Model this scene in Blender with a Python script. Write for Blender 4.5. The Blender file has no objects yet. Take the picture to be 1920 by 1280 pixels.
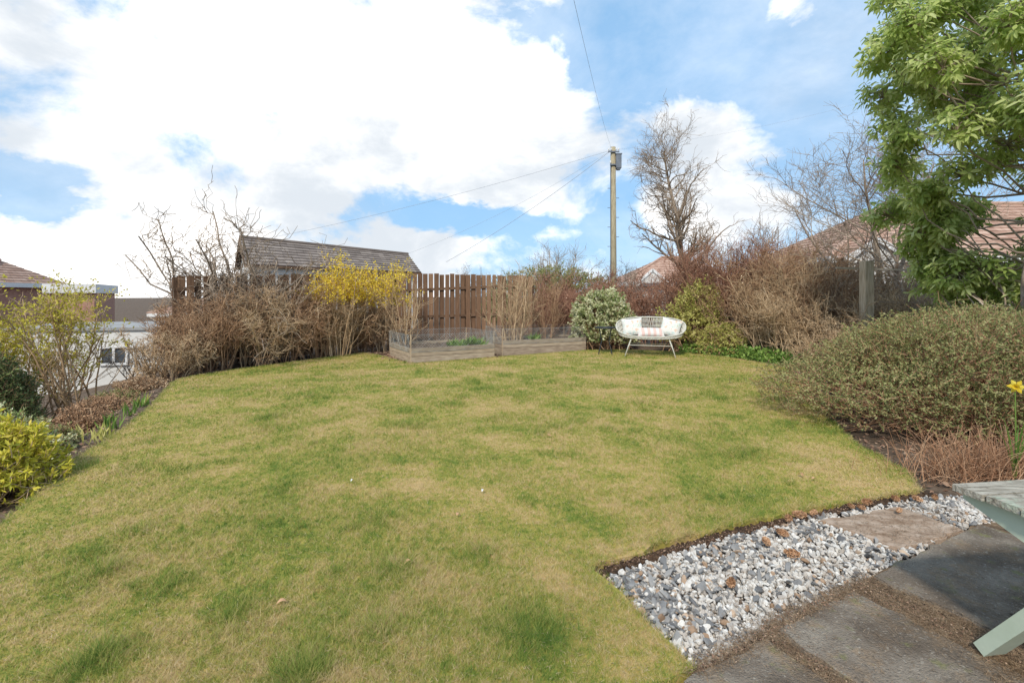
import bpy, math
import numpy as np
from mathutils import Vector
R = np.random.default_rng(7)
scene = bpy.context.scene
COL = scene.collection
A = np.array
pi = math.pi

# ------------------------------------------------------------ mesh helpers
def unit(v):
    return v / np.maximum(np.linalg.norm(v, axis=-1, keepdims=True), 1e-9)
def rdir(n):
    return unit(R.normal(size=(n, 3)))

class MB:
    def __init__(s):
        s.v = []; s.f = []; s.k = []; s.a = []; s.n = 0
    def add(s, v, f, a=None):
        v = np.asarray(v, float).reshape(-1, 3); f = np.asarray(f, int)
        if a is None: a = np.full(len(v), R.random())
        elif np.isscalar(a): a = np.full(len(v), a)
        s.v.append(v); s.f.append((f + s.n).ravel()); s.k.append(np.full(len(f), f.shape[1])); s.a.append(a)
        s.n += len(v)
    def mesh(s, name, base=(0, 0, 0), smooth=False):
        v = np.concatenate(s.v) - A(base, float); f = np.concatenate(s.f); k = np.concatenate(s.k)
        a = np.concatenate(s.a)
        me = bpy.data.meshes.new(name)
        me.vertices.add(len(v)); me.vertices.foreach_set("co", v.astype(np.float32).ravel())
        me.loops.add(len(f)); me.loops.foreach_set("vertex_index", f.astype(np.int32))
        me.polygons.add(len(k))
        st = np.concatenate([[0], np.cumsum(k)[:-1]])
        me.polygons.foreach_set("loop_start", st.astype(np.int32))
        me.polygons.foreach_set("loop_total", k.astype(np.int32))
        me.polygons.foreach_set("use_smooth", np.full(len(k), smooth))
        me.update(calc_edges=True)
        at = me.attributes.new("rnd", 'FLOAT', 'POINT')
        at.data.foreach_set("value", a.astype(np.float32))
        return me
    def tubes(s, pts, rad, sides=3, a=None, caps=False):
        N, S, _ = pts.shape
        T = unit(np.gradient(pts, axis=1))
        ref = np.repeat(rdir(N)[:, None, :], S, 1)
        x = unit(np.cross(T, ref)); y = np.cross(T, x)
        ang = np.arange(sides) * 2 * pi / sides
        ring = pts[:, :, None, :] + rad[:, :, None, None] * (np.cos(ang)[None, None, :, None] * x[:, :, None, :] + np.sin(ang)[None, None, :, None] * y[:, :, None, :])
        base = (np.arange(N) * S * sides)[:, None, None] + (np.arange(S - 1) * sides)[None, :, None]
        k = np.arange(sides)[None, None, :]; k2 = (k + 1) % sides
        f = np.stack([base + k, base + k2, base + sides + k2, base + sides + k], -1).reshape(-1, 4)
        av = np.repeat(R.random(N) if a is None else np.broadcast_to(a, (N,)), S * sides)
        n0 = s.n
        s.add(ring.reshape(-1, 3), f, av)
        if caps:
            for i in range(N):
                b = i * S * sides
                s.f.append(A(list(range(b + sides - 1, b - 1, -1))) + n0); s.k.append(A([sides]))
                e = b + (S - 1) * sides
                s.f.append(A(list(range(e, e + sides))) + n0); s.k.append(A([sides]))
    def tube(s, pts, r, sides=8, a=None, caps=True):
        pts = A(pts, float)[None]; r = np.broadcast_to(A(r, float), (pts.shape[1],))[None]
        s.tubes(pts, r.copy(), sides, a, caps)
    def beam(s, p0, p1, w, h, up=(0, 0, 1), a=None):
        p0 = A(p0, float); p1 = A(p1, float); d = unit(p1 - p0); up = A(up, float)
        sx = np.cross(d, up)
        if np.linalg.norm(sx) < 1e-3: sx = np.cross(d, A([0, 1., 0]))
        sx = unit(sx); sz = np.cross(sx, d)
        v = []
        for p in (p0, p1):
            for i, j in ((-1, -1), (1, -1), (1, 1), (-1, 1)):
                v.append(p + sx * w / 2 * i + sz * h / 2 * j)
        f = [(0, 1, 2, 3), (7, 6, 5, 4), (0, 4, 5, 1), (1, 5, 6, 2), (2, 6, 7, 3), (3, 7, 4, 0)]
        s.add(v, f, a)
    def box(s, c, size, yaw=0, a=None):
        c = A(c, float); d = A([math.cos(yaw), math.sin(yaw), 0]) * size[0] / 2
        s.beam(c - d, c + d, size[1], size[2], a=a)
    def leaves(s, p, d, L, W, a=None, fold=.15):
        N = len(p); d = unit(d); L = np.broadcast_to(L, (N,))[:, None]; W = np.broadcast_to(W, (N,))[:, None]
        side = unit(np.cross(d, rdir(N))); nrm = np.cross(side, d)
        v = np.stack([p, p + d * L * .5 + side * W / 2 + nrm * W * fold, p + d * L, p + d * L * .5 - side * W / 2 + nrm * W * fold], 1)
        f = (np.arange(N) * 4)[:, None] + np.arange(4)[None]
        av = np.repeat(R.random(N) if a is None else a, 4)
        s.add(v.reshape(-1, 3), f, av)

def obj(name, me, mat, parent=None, base=(0, 0, 0)):
    o = bpy.data.objects.new(name, me); COL.objects.link(o)
    if mat: me.materials.append(mat)
    if parent: o.parent = parent
    else: o.location = base
    return o
def thing(name, label, cat, base, group=None):
    e = bpy.data.objects.new(name, None); COL.objects.link(e); e.location = base
    e.empty_display_size = .2
    e["label"] = label; e["category"] = cat
    if group: e["group"] = group
    return e
def part(t, name, mb, mat, smooth=False, label=None, parent=None):
    o = obj(name, mb.mesh(name, tuple(t.location), smooth), mat, parent or t)
    if label: o["label"] = label
    return o
def struct(name, mb, mat, label=None, kind="structure", smooth=False):
    o = obj(name, mb.mesh(name, (0, 0, 0), smooth), mat)
    o["kind"] = kind
    if label: o["label"] = label; 
    o["category"] = name.replace("_", " ")
    return o

# ------------------------------------------------------------ materials
def mat(name, cols, scale=5, detail=4, rough=.8, bump=.0, rnd=0., stretch=(1, 1, 1), trans=0, bscale=None, metal=0, spec=.3, dist=.02, spots=()):
    m = bpy.data.materials.new(name); m.use_nodes = True
    nt = m.node_tree; N = nt.nodes; Lk = nt.links
    b = N["Principled BSDF"]; b.inputs["Roughness"].default_value = rough; b.inputs["Metallic"].default_value = metal
    b.inputs["Specular IOR Level"].default_value = spec
    tc = N.new("ShaderNodeTexCoord"); mp = N.new("ShaderNodeMapping"); mp.inputs["Scale"].default_value = stretch
    Lk.new(tc.outputs["Object"], mp.inputs[0])
    no = N.new("ShaderNodeTexNoise"); no.inputs["Scale"].default_value = scale; no.inputs["Detail"].default_value = detail
    no.inputs["Roughness"].default_value = .6
    Lk.new(mp.outputs[0], no.inputs["Vector"])
    mr = N.new("ShaderNodeMapRange"); mr.inputs[1].default_value = .28; mr.inputs[2].default_value = .72
    Lk.new(no.outputs[0], mr.inputs[0]); fac = mr.outputs[0]
    if rnd > 0:
        at = N.new("ShaderNodeAttribute"); at.attribute_name = "rnd"
        mx = N.new("ShaderNodeMix"); mx.inputs[0].default_value = rnd
        Lk.new(fac, mx.inputs[2]); Lk.new(at.outputs["Fac"], mx.inputs[3]); fac = mx.outputs[0]
    cr = N.new("ShaderNodeValToRGB"); el = cr.color_ramp.elements
    while len(el) > 1: el.remove(el[-1])
    for i, (p, c) in enumerate(cols):
        e = el[0] if i == 0 else el.new(p)
        e.position = p; e.color = (*c, 1)
    Lk.new(fac, cr.inputs[0]); col = cr.outputs[0]
    for (sc_, c_, lo, hi, amt) in spots:
        n3 = N.new("ShaderNodeTexNoise"); n3.inputs["Scale"].default_value = sc_; n3.inputs["Detail"].default_value = 10; n3.inputs["Roughness"].default_value = .68
        mp3 = N.new("ShaderNodeMapping"); mp3.inputs["Location"].default_value = (sc_, c_[0] * 9, 2); Lk.new(tc.outputs["Object"], mp3.inputs[0]); Lk.new(mp3.outputs[0], n3.inputs["Vector"])
        m3 = N.new("ShaderNodeMapRange"); m3.inputs[1].default_value = lo; m3.inputs[2].default_value = hi; m3.inputs[4].default_value = amt; Lk.new(n3.outputs[0], m3.inputs[0])
        x3 = N.new("ShaderNodeMix"); x3.data_type = 'RGBA'; Lk.new(m3.outputs[0], x3.inputs[0]); Lk.new(col, x3.inputs[6]); x3.inputs[7].default_value = (*c_, 1); col = x3.outputs[2]
    Lk.new(col, b.inputs["Base Color"])
    if bump > 0:
        n2 = N.new("ShaderNodeTexNoise"); n2.inputs["Scale"].default_value = bscale or scale * 3; n2.inputs["Detail"].default_value = 6
        Lk.new(mp.outputs[0], n2.inputs["Vector"])
        bp = N.new("ShaderNodeBump"); bp.inputs["Strength"].default_value = bump; bp.inputs["Distance"].default_value = dist
        Lk.new(n2.outputs[0], bp.inputs["Height"]); Lk.new(bp.outputs[0], b.inputs["Normal"])
    if trans > 0:
        tr = N.new("ShaderNodeBsdfTranslucent"); Lk.new(col, tr.inputs[0])
        ms = N.new("ShaderNodeMixShader"); ms.inputs[0].default_value = trans
        Lk.new(b.outputs[0], ms.inputs[1]); Lk.new(tr.outputs[0], ms.inputs[2]); Lk.new(ms.outputs[0], N["Material Output"].inputs[0])
    return m

def lawn_mat(name, blade):
    m = bpy.data.materials.new(name); m.use_nodes = True
    nt = m.node_tree; N = nt.nodes; Lk = nt.links; b = N["Principled BSDF"]
    b.inputs["Roughness"].default_value = .75; b.inputs["Specular IOR Level"].default_value = .2
    tc = N.new("ShaderNodeTexCoord")
    def noise(s, d, off=0):
        mp = N.new("ShaderNodeMapping"); mp.inputs["Location"].default_value = (off, off * .7, 0); mp.inputs["Scale"].default_value = (1, 1, 0)
        Lk.new(tc.outputs["Object"], mp.inputs[0])
        n = N.new("ShaderNodeTexNoise"); n.inputs["Scale"].default_value = s; n.inputs["Detail"].default_value = d
        Lk.new(mp.outputs[0], n.inputs["Vector"]); return n.outputs[0]
    def math_(op, a, c, cl=False):
        q = N.new("ShaderNodeMath"); q.operation = op; q.use_clamp = cl
        for i, x in enumerate((a, c)):
            if isinstance(x, (int, float)): q.inputs[i].default_value = x
            else: Lk.new(x, q.inputs[i])
        return q.outputs[0]
    n1 = noise(.95, 4); n2 = noise(3.4, 6, 5); n3 = noise(18, 4, 9)
    f = math_('ADD', math_('MULTIPLY', n1, 1.45), math_('MULTIPLY', n2, 1.4))
    f = math_('ADD', f, math_('MULTIPLY', n3, 1.3))
    f = math_('SUBTRACT', f, 1.66)
    if blade:
        at = N.new("ShaderNodeAttribute"); at.attribute_name = "rnd"
        f = math_('ADD', f, math_('MULTIPLY', math_('SUBTRACT', at.outputs["Fac"], .5), .80))
    else:
        f = math_('ADD', math_('MULTIPLY', f, .8), .02)
    cr = N.new("ShaderNodeValToRGB"); el = cr.color_ramp.elements
    pts = [(0.0, (.60, .475, .26)), (.20, (.51, .42, .18)), (.38, (.425, .395, .115)), (.58, (.32, .355, .08)), (.80, (.20, .285, .055)), (1.0, (.13, .22, .045))]
    el[0].position, el[0].color = pts[0][0], (*pts[0][1], 1); el[1].position, el[1].color = pts[-1][0], (*pts[-1][1], 1)
    for p, c in pts[1:-1]:
        e = el.new(p); e.color = (*c, 1)
    Lk.new(f, cr.inputs[0])
    col = cr.outputs[0]
    if not blade:
        mx = N.new("ShaderNodeMix"); mx.data_type = 'RGBA'; mx.blend_type = 'MULTIPLY'; mx.inputs[0].default_value = 1
        Lk.new(col, mx.inputs[6]); mx.inputs[7].default_value = (.76, .67, .54, 1); col = mx.outputs[2]
    Lk.new(col, b.inputs["Base Color"])
    if blade:
        tr = N.new("ShaderNodeBsdfTranslucent"); Lk.new(col, tr.inputs[0])
        ms = N.new("ShaderNodeMixShader"); ms.inputs[0].default_value = .4
        Lk.new(b.outputs[0], ms.inputs[1]); Lk.new(tr.outputs[0], ms.inputs[2]); Lk.new(ms.outputs[0], N["Material Output"].inputs[0])
    return m

M = {}
M['soil'] = mat("soil", [(0, (.045, .03, .02)), (.5, (.11, .075, .05)), (1, (.19, .14, .10))], 9, 6, .95, .9, bscale=30)
M['edgesoil'] = mat("edge_soil", [(0, (.02, .012, .008)), (.5, (.06, .035, .02)), (1, (.14, .08, .045))], 30, 6, .95, .9, bscale=60)
M['mulch'] = mat("bark_mulch", [(0, (.11, .06, .04)), (.5, (.25, .15, .10)), (1, (.42, .30, .21))], 20, 4, .9, .3, rnd=.8)
M['fence'] = mat("fence_timber", [(0, (.085, .045, .025)), (.5, (.175, .098, .056)), (1, (.29, .175, .105))], 6, 5, .85, .4, rnd=.5, stretch=(6, 6, .5))
M['fencerail'] = mat("rail_timber", [(0, (.07, .038, .022)), (1, (.18, .105, .062))], 6, 5, .85, .3)
M['sleeper'] = mat("bed_timber", [(0, (.20, .145, .10)), (.5, (.38, .295, .21)), (1, (.52, .43, .32))], 5, 6, .85, .4, rnd=.3, stretch=(1, 1, 7))
M['post'] = mat("post_timber", [(0, (.28, .205, .13)), (.5, (.46, .36, .25)), (1, (.58, .48, .35))], 6, 6, .85, .3, stretch=(6, 6, .6))
M['pole'] = mat("pole_timber", [(0, (.18, .14, .085)), (.5, (.33, .28, .18)), (1, (.45, .40, .28))], 6, 6, .85, .3, stretch=(7, 7, .5))
M['twig'] = mat("brown_twig", [(0, (.20, .11, .06)), (.5, (.37, .22, .125)), (1, (.54, .37, .225))], 8, 3, .85, rnd=.7)
M['twigtan'] = mat("tan_twig", [(0, (.30, .19, .105)), (.5, (.49, .34, .20)), (1, (.64, .49, .32))], 8, 3, .85, rnd=.7)
M['twigred'] = mat("reddish_twig", [(0, (.17, .075, .05)), (.5, (.31, .155, .10)), (1, (.46, .27, .175))], 8, 3, .85, rnd=.7)
M['twiggrey'] = mat("grey_twig", [(0, (.20, .145, .10)), (.5, (.34, .26, .19)), (1, (.48, .395, .31))], 8, 3, .85, rnd=.7)
M['bark'] = mat("bark", [(0, (.13, .095, .07)), (.5, (.28, .215, .16)), (1, (.44, .36, .28))], 12, 5, .9, .5, stretch=(3, 3, 1))
M['leafrhodo'] = mat("glossy_leaf", [(0, (.24, .34, .08)), (.3, (.40, .50, .13)), (.6, (.56, .64, .22)), (.85, (.68, .73, .33)), (1, (.77, .79, .46))], 2, 2, .5, rnd=.75, trans=.55, spec=.35)
M['leafbush'] = mat("small_leaf", [(0, (.13, .155, .05)), (.4, (.27, .29, .105)), (.75, (.42, .41, .18)), (1, (.54, .46, .27))], 3, 3, .6, rnd=.7, trans=.35)
M['leafvar'] = mat("variegated_leaf", [(0, (.12, .20, .05)), (.3, (.26, .33, .11)), (.5, (.60, .60, .33)), (1, (.74, .72, .54))], 6, 2, .5, rnd=.9, trans=.3)
M['leafgold'] = mat("golden_leaf", [(0, (.20, .22, .05)), (.4, (.42, .41, .10)), (.75, (.62, .56, .20)), (1, (.70, .64, .32))], 4, 2, .5, rnd=.8, trans=.35)
M['leafyel'] = mat("yellow_green_leaf", [(0, (.30, .28, .03)), (.5, (.56, .50, .06)), (1, (.74, .64, .10))], 3, 2, .6, rnd=.7, trans=.4)
M['flowery'] = mat("yellow_flower", [(0, (.68, .47, .02)), (.5, (.84, .62, .05)), (1, (.90, .76, .14))], 5, 2, .6, rnd=.7, trans=.4)
M['leafdark'] = mat("dark_leaf", [(0, (.04, .06, .02)), (.5, (.10, .135, .04)), (1, (.21, .24, .08))], 4, 2, .6, rnd=.6)
M['leaflime'] = mat("lime_leaf", [(0, (.26, .28, .03)), (.35, (.50, .47, .05)), (.75, (.70, .60, .09)), (1, (.74, .54, .13))], 4, 2, .5, rnd=.8, trans=.35)
M['ivy'] = mat("ivy_leaf", [(0, (.06, .13, .02)), (.5, (.16, .27, .05)), (1, (.30, .40, .10))], 4, 2, .5, rnd=.7, trans=.25)
M['rust'] = mat("dry_stalk", [(0, (.24, .115, .06)), (.5, (.42, .23, .13)), (1, (.56, .37, .23))], 6, 2, .8, rnd=.8, trans=.1)
M['straw'] = mat("dry_leafage", [(0, (.28, .17, .09)), (.5, (.48, .33, .20)), (1, (.64, .50, .33))], 6, 2, .8, rnd=.8, trans=.1)
M['litter'] = mat("needle_debris", [(0, (.08, .05, .028)), (.5, (.24, .155, .09)), (1, (.45, .33, .21))], 16, 6, .9, .8, rnd=.6, bscale=60)
M['jointsoil'] = mat("joint_debris", [(0, (.045, .03, .018)), (.5, (.14, .09, .052)), (.8, (.25, .17, .10)), (1, (.19, .19, .06))], 14, 8, .95, .9, bscale=70)
M['slab'] = mat("weathered_slab", [(0, (.125, .098, .072)), (.35, (.20, .163, .128)), (.7, (.265, .225, .18)), (1, (.36, .315, .255))], 3.2, 12, .97, 1.0, bscale=130, dist=.012, spec=.03,
                spots=[(5, (.33, .225, .135), .52, .62, .6), (2.2, (.10, .078, .06), .48, .62, .65), (60, (.42, .38, .32), .57, .65, .55), (70, (.07, .055, .045), .57, .64, .6), (8, (.19, .195, .07), .56, .66, .55)])
M['sandslab'] = mat("brown_slab", [(0, (.21, .145, .10)), (.5, (.37, .275, .205)), (1, (.50, .41, .33))], 5, 9, .9, .7, bscale=50, dist=.006, stretch=(1, 3, 1), spec=.1, spots=[(9, (.20, .12, .07), .52, .64, .7)])
M['stonew'] = mat("pale_chipping", [(0, (.30, .255, .215)), (.3, (.44, .40, .355)), (.65, (.56, .53, .485)), (1, (.68, .655, .615))], 25, 4, .85, .4, rnd=.7, spec=.2, spots=[(45, (.36, .27, .20), .56, .68, .6)])
M['stoned'] = mat("slate_chipping", [(0, (.10, .098, .10)), (.5, (.19, .185, .18)), (1, (.34, .325, .305))], 25, 4, .85, .3, rnd=.7, spec=.12)
M['stoneb'] = mat("brown_chipping", [(0, (.20, .12, .07)), (.5, (.36, .25, .17)), (1, (.50, .38, .28))], 25, 4, .85, .3, rnd=.7, spec=.12)
M['gravelbed'] = mat("gravel_bed", [(0, (.10, .07, .05)), (1, (.28, .22, .18))], 40, 4, .9, .5)
M['tilegrey'] = mat("grey_roof_tile", [(0, (.12, .095, .08)), (.5, (.21, .17, .145)), (1, (.31, .26, .22))], 3, 4, .85, .2, rnd=.55)
M['tilered'] = mat("red_roof_tile", [(0, (.27, .155, .11)), (.5, (.39, .245, .18)), (1, (.51, .36, .28))], 2, 4, .85, .2, rnd=.5)
M['white'] = mat("white_paint", [(0, (.60, .59, .57)), (1, (.72, .71, .69))], 2, 4, .6)
M['render'] = mat("white_render", [(0, (.54, .52, .48)), (1, (.68, .66, .62))], 1.5, 5, .9, .1)
M['brick'] = mat("red_brick", [(0, (.28, .14, .10)), (1, (.44, .25, .19))], 6, 5, .9, .2, stretch=(1, 1, 3))
M['felt'] = mat("roof_felt", [(0, (.22, .22, .22)), (1, (.36, .36, .35))], 2, 5, .9)
M['glass'] = mat("window_glass", [(0, (.04, .05, .06)), (1, (.09, .11, .13))], 1, 2, .12, spec=.8)
M['cream'] = mat("cream_metal", [(0, (.46, .45, .38)), (1, (.58, .56, .49))], 8, 2, .5)
M['rope'] = mat("woven_cord", [(0, (.50, .49, .43)), (1, (.64, .62, .56))], 30, 2, .8, rnd=.5)
M['black'] = mat("black_metal", [(0, (.015, .018, .02)), (1, (.04, .045, .05))], 6, 3, .5)
M['green'] = mat("sage_paint", [(0, (.30, .33, .24)), (.3, (.44, .50, .38)), (1, (.52, .57, .45))], 6, 8, .75, .3, bscale=30, dist=.004, spots=[(22, (.45, .30, .22), .64, .68, .7)])
M['weather'] = mat("weathered_slats", [(0, (.11, .092, .07)), (.35, (.26, .23, .18)), (.65, (.40, .365, .30)), (1, (.46, .48, .39))], 6, 12, .85, .9, stretch=(1.2, 9, 6), bscale=14, dist=.008, rnd=.12, spots=[(16, (.12, .10, .07), .54, .62, .8), (7, (.40, .47, .36), .58, .64, .6)])
M['wire'] = mat("galvanised_wire", [(0, (.20, .21, .20)), (1, (.34, .35, .34))], 9, 2, .5, metal=.1)
M['cable'] = mat("overhead_cable", [(0, (.28, .29, .32)), (1, (.36, .38, .41))], 9, 2, .6)
M['greybox'] = mat("grey_box", [(0, (.12, .135, .16)), (1, (.18, .20, .23))], 5, 2, .5)
M['cone'] = mat("pine_cone", [(0, (.20, .10, .05)), (.5, (.42, .24, .13)), (1, (.58, .38, .24))], 20, 2, .8, rnd=.6)
M['lawn'] = lawn_mat("lawn_turf", False)
M['blade'] = lawn_mat("grass_blade", True)

def cushion(name, scale, wave, cols):
    m = mat(name, [(0, (.6, .58, .55)), (1, (.65, .63, .60))], 5, 2, .9)
    nt = m.node_tree; N = nt.nodes; L = nt.links; b = N["Principled BSDF"]
    tc = N.new("ShaderNodeTexCoord"); vo = N.new("ShaderNodeTexWave" if wave else "ShaderNodeTexNoise"); vo.inputs["Scale"].default_value = scale
    if not wave: vo.inputs["Detail"].default_value = 1
    L.new(tc.outputs["Object"], vo.inputs["Vector"])
    cr = N.new("ShaderNodeValToRGB"); cr.color_ramp.interpolation = 'CONSTANT'; el = cr.color_ramp.elements
    while len(el) > 1: el.remove(el[-1])
    for i, (p, c) in enumerate(cols):
        e = el[0] if i == 0 else el.new(p); e.position = p; e.color = (*c, 1)
    L.new(vo.outputs[0], cr.inputs[0]); L.new(cr.outputs[0], b.inputs["Base Color"]); return m
M['print'] = cushion("leaf_print_fabric", 11, False, [(0, (.62, .46, .36)), (.36, (.64, .62, .57)), (.57, (.42, .54, .50)), (.62, (.64, .62, .57)), (.72, (.42, .47, .30))])
M['stripe'] = cushion("striped_fabric", 2.6, True, [(0, (.64, .61, .57)), (.5, (.63, .45, .40))])

# ------------------------------------------------------------ terrain
def hgt(x, y):
    x = np.asarray(x, float); y = np.asarray(y, float)
    s = (-3.15 - 0.49 * (y - 2.85)) - x
    s = np.clip(s, 0, None)
    fall = 1.35 * (1 - np.exp(-(s / 2.2) ** 1.5))
    fade = np.clip((y + 3) / 4, 0, 1)
    n = .012 * (np.sin(x * 5.1 + y * 2.3) * np.sin(y * 4.7 - x) + .6 * np.sin(x * 11.3 + 1) * np.sin(y * 13.1))
    return -0.065 + n - fall * fade
ax = np.concatenate([[-600, -200, -90, -45, -28], np.linspace(-20, 20, 201), [28, 45, 90, 200, 600]])
ay = np.concatenate([[-600, -200, -60, -20, -8], np.linspace(-4, 24, 141), [30, 45, 90, 200, 700]])
X, Y = np.meshgrid(ax, ay); Z = hgt(X, Y)
nx, ny = len(ax), len(ay)
idx = np.arange(nx * ny).reshape(ny, nx)
f = np.stack([idx[:-1, :-1], idx[:-1, 1:], idx[1:, 1:], idx[1:, :-1]], -1).reshape(-1, 4)
mb = MB(); mb.add(np.stack([X, Y, Z], -1), f, .5); struct("ground", mb, M['soil'], "dark garden soil around the lawn", smooth=True)

lawn = A([(-3.01, 2.85), (-3.3, 3.4), (-3.56, 3.89), (-3.75, 4.4), (-3.95, 4.9), (-4.44, 5.97), (-4.95, 6.9), (-5.40, 7.8), (-5.35, 8.3), (-4.95, 9.1), (-4.3, 10.2), (-3.55, 11.5), (-3.2, 11.2),
          (-2.55, 10.35), (-2.05, 9.66), (-1.2, 10.15), (-.3, 10.75), (.8, 11.4), (1.9, 12.05), (2.9, 12.1), (3.9, 11.75), (4.75, 10.7), (5.2, 9.3), (4.75, 8.0), (4.15, 6.7), (3.46, 5.3), (3.14, 4.4), (3.06, 3.8),
          (2.85, 3.38), (2.42, 3.25), (1.9, 3.09), (1.38, 2.90), (.9, 2.69), (.38, 2.42), (.53, 2.1), (.66, 1.76), (.3, 1.56), (-1.0, .85), (-2.3, .1), (-2.55, 1.5)])
def dense(poly, step, jit):
    out = []
    for i in range(len(poly)):
        a, b = poly[i], poly[(i + 1) % len(poly)]; n = max(1, int(np.linalg.norm(b - a) / step))
        for k in range(n):
            p = a + (b - a) * k / n
            out.append(p + R.normal(size=2) * jit * (k > 0))
    return A(out)
lawnD = dense(lawn, .10, .014)
def inside(px, py, poly):
    c = np.zeros(len(px), bool); j = len(poly) - 1
    for i in range(len(poly)):
        xi, yi = poly[i]; xj, yj = poly[j]
        c ^= ((yi > py) != (yj > py)) & (px < (xj - xi) * (py - yi) / (yj - yi + 1e-12) + xi); j = i
    return c
import bmesh
def sheet(name, poly, ztop, depth, m, label, kind="structure"):
    bm = bmesh.new(); vs = [bm.verts.new((p[0], p[1], ztop)) for p in poly]
    bm.faces.new(vs); 
    bmesh.ops.recalc_face_normals(bm, faces=bm.faces)
    if bm.faces[:][0].normal.z < 0: bmesh.ops.reverse_faces(bm, faces=bm.faces[:])
    r = bmesh.ops.extrude_face_region(bm, geom=bm.faces[:])
    for v in vs: v.co.z -= depth
    bmesh.ops.recalc_face_normals(bm, faces=bm.faces)
    bmesh.ops.triangulate(bm, faces=bm.faces[:])
    me = bpy.data.meshes.new(name); bm.to_mesh(me); bm.free()
    o = obj(name, me, m); o["kind"] = kind; o["label"] = label; o["category"] = name.replace("_", " "); return o
sheet("lawn", lawnD, 0, .10, M['lawn'], "mown lawn with yellowish patches and soil edge")

def blades(n, dmin, dmax):
    d = dmin * (dmax / dmin) ** R.random(n); th = R.uniform(-52, 52, n) * pi / 180
    return d * np.sin(th), d * np.cos(th), d
x, y, d = blades(820000, 1.5, 15)
k = inside(x, y, lawn); x, y, d = x[k], y[k], d[k]
n = len(x)
rr = R.random(n)
patch = .5 + .5 * np.sin(x * 2.1 + 1.3 * np.sin(y * 1.7)) * np.sin(y * 2.6 + np.sin(x * 2.3))
L = (.011 + .013 * R.random(n)) * (.7 + .6 * patch); big = R.random(n) < .03; L = np.where(big, L * 1.8, L)
tc_ = np.c_[R.uniform(-3.5, 3.2, 150), 1.7 + 8.5 * R.random(150) ** 1.4]; tr_ = R.uniform(.03, .15, 150)
for c_, r_ in zip(tc_, tr_):
    q = np.exp(-((x - c_[0]) ** 2 + (y - c_[1]) ** 2) / r_ ** 2 * (1 + .5 * np.sin(x * 40) * np.sin(y * 37))); L = L * (1 + 1.0 * q); rr = rr + .32 * q
w = .0011 * np.maximum(1, d / 2.0) * (0.8 + .5 * R.random(n))
L = L * np.clip(.9 + d * .03, 1, 1.2)
yaw = R.random(n) * 2 * pi; lean = R.normal(size=(n, 2)) * .8
p = np.stack([x, y, np.full(n, -.001)], -1); sd = np.stack([np.cos(yaw), np.sin(yaw), 0 * x], -1)
tip = p + np.stack([lean[:, 0] * L, lean[:, 1] * L, L], -1)
v = np.stack([p - sd * w[:, None], p + sd * w[:, None], tip], 1)
mb = MB(); mb.add(v.reshape(-1, 3), (np.arange(n) * 3)[:, None] + np.arange(3)[None], np.repeat(rr, 3))
seg = np.roll(lawnD, -1, 0) - lawnD
ne = 22000; i = R.integers(0, len(lawnD), ne); q = lawnD[i] + seg[i] * R.random((ne, 1)) + R.normal(size=(ne, 2)) * .012
L = .018 + .022 * R.random(ne); lean = R.normal(size=(ne, 2)) * .7
p = np.stack([q[:, 0], q[:, 1], np.full(ne, -.008)], -1); yaw = R.random(ne) * 2 * pi
sd = np.stack([np.cos(yaw), np.sin(yaw), 0 * yaw], -1) * (.0012 * np.maximum(1, np.linalg.norm(q, axis=1) / 2.2))[:, None]
v = np.stack([p - sd, p + sd, p + np.stack([lean[:, 0] * L, lean[:, 1] * L, L * .9], -1)], 1)
mb.add(v.reshape(-1, 3), (np.arange(ne) * 3)[:, None] + np.arange(3)[None], np.repeat(R.random(ne), 3))
struct("grass", mb, M['blade'], "short patchy turf blades over the lawn", kind="stuff")
mb = MB(); nn = 18000; x, y, d = blades(nn, 1.5, 9); k = inside(x, y, lawn); x, y, d = x[k], y[k], d[k]; nn = len(x)
ya = R.random(nn) * 2 * pi; l = R.uniform(.012, .035, nn); s_ = np.stack([-np.sin(ya), np.cos(ya), 0 * ya], -1) * (.0009 * np.maximum(1, d / 2.2))[:, None]; dd = np.stack([np.cos(ya), np.sin(ya), R.normal(size=nn) * .2], -1) * l[:, None]
p = np.c_[x, y, .005 + .010 * R.random(nn)]; mb.add(np.stack([p - s_, p + s_, p + dd], 1).reshape(-1, 3), (np.arange(nn) * 3)[:, None] + np.arange(3)[None], np.repeat(R.random(nn), 3))
struct("dry_thatch", mb, M['straw'], "dead straw bits in the turf", kind="stuff")

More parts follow.
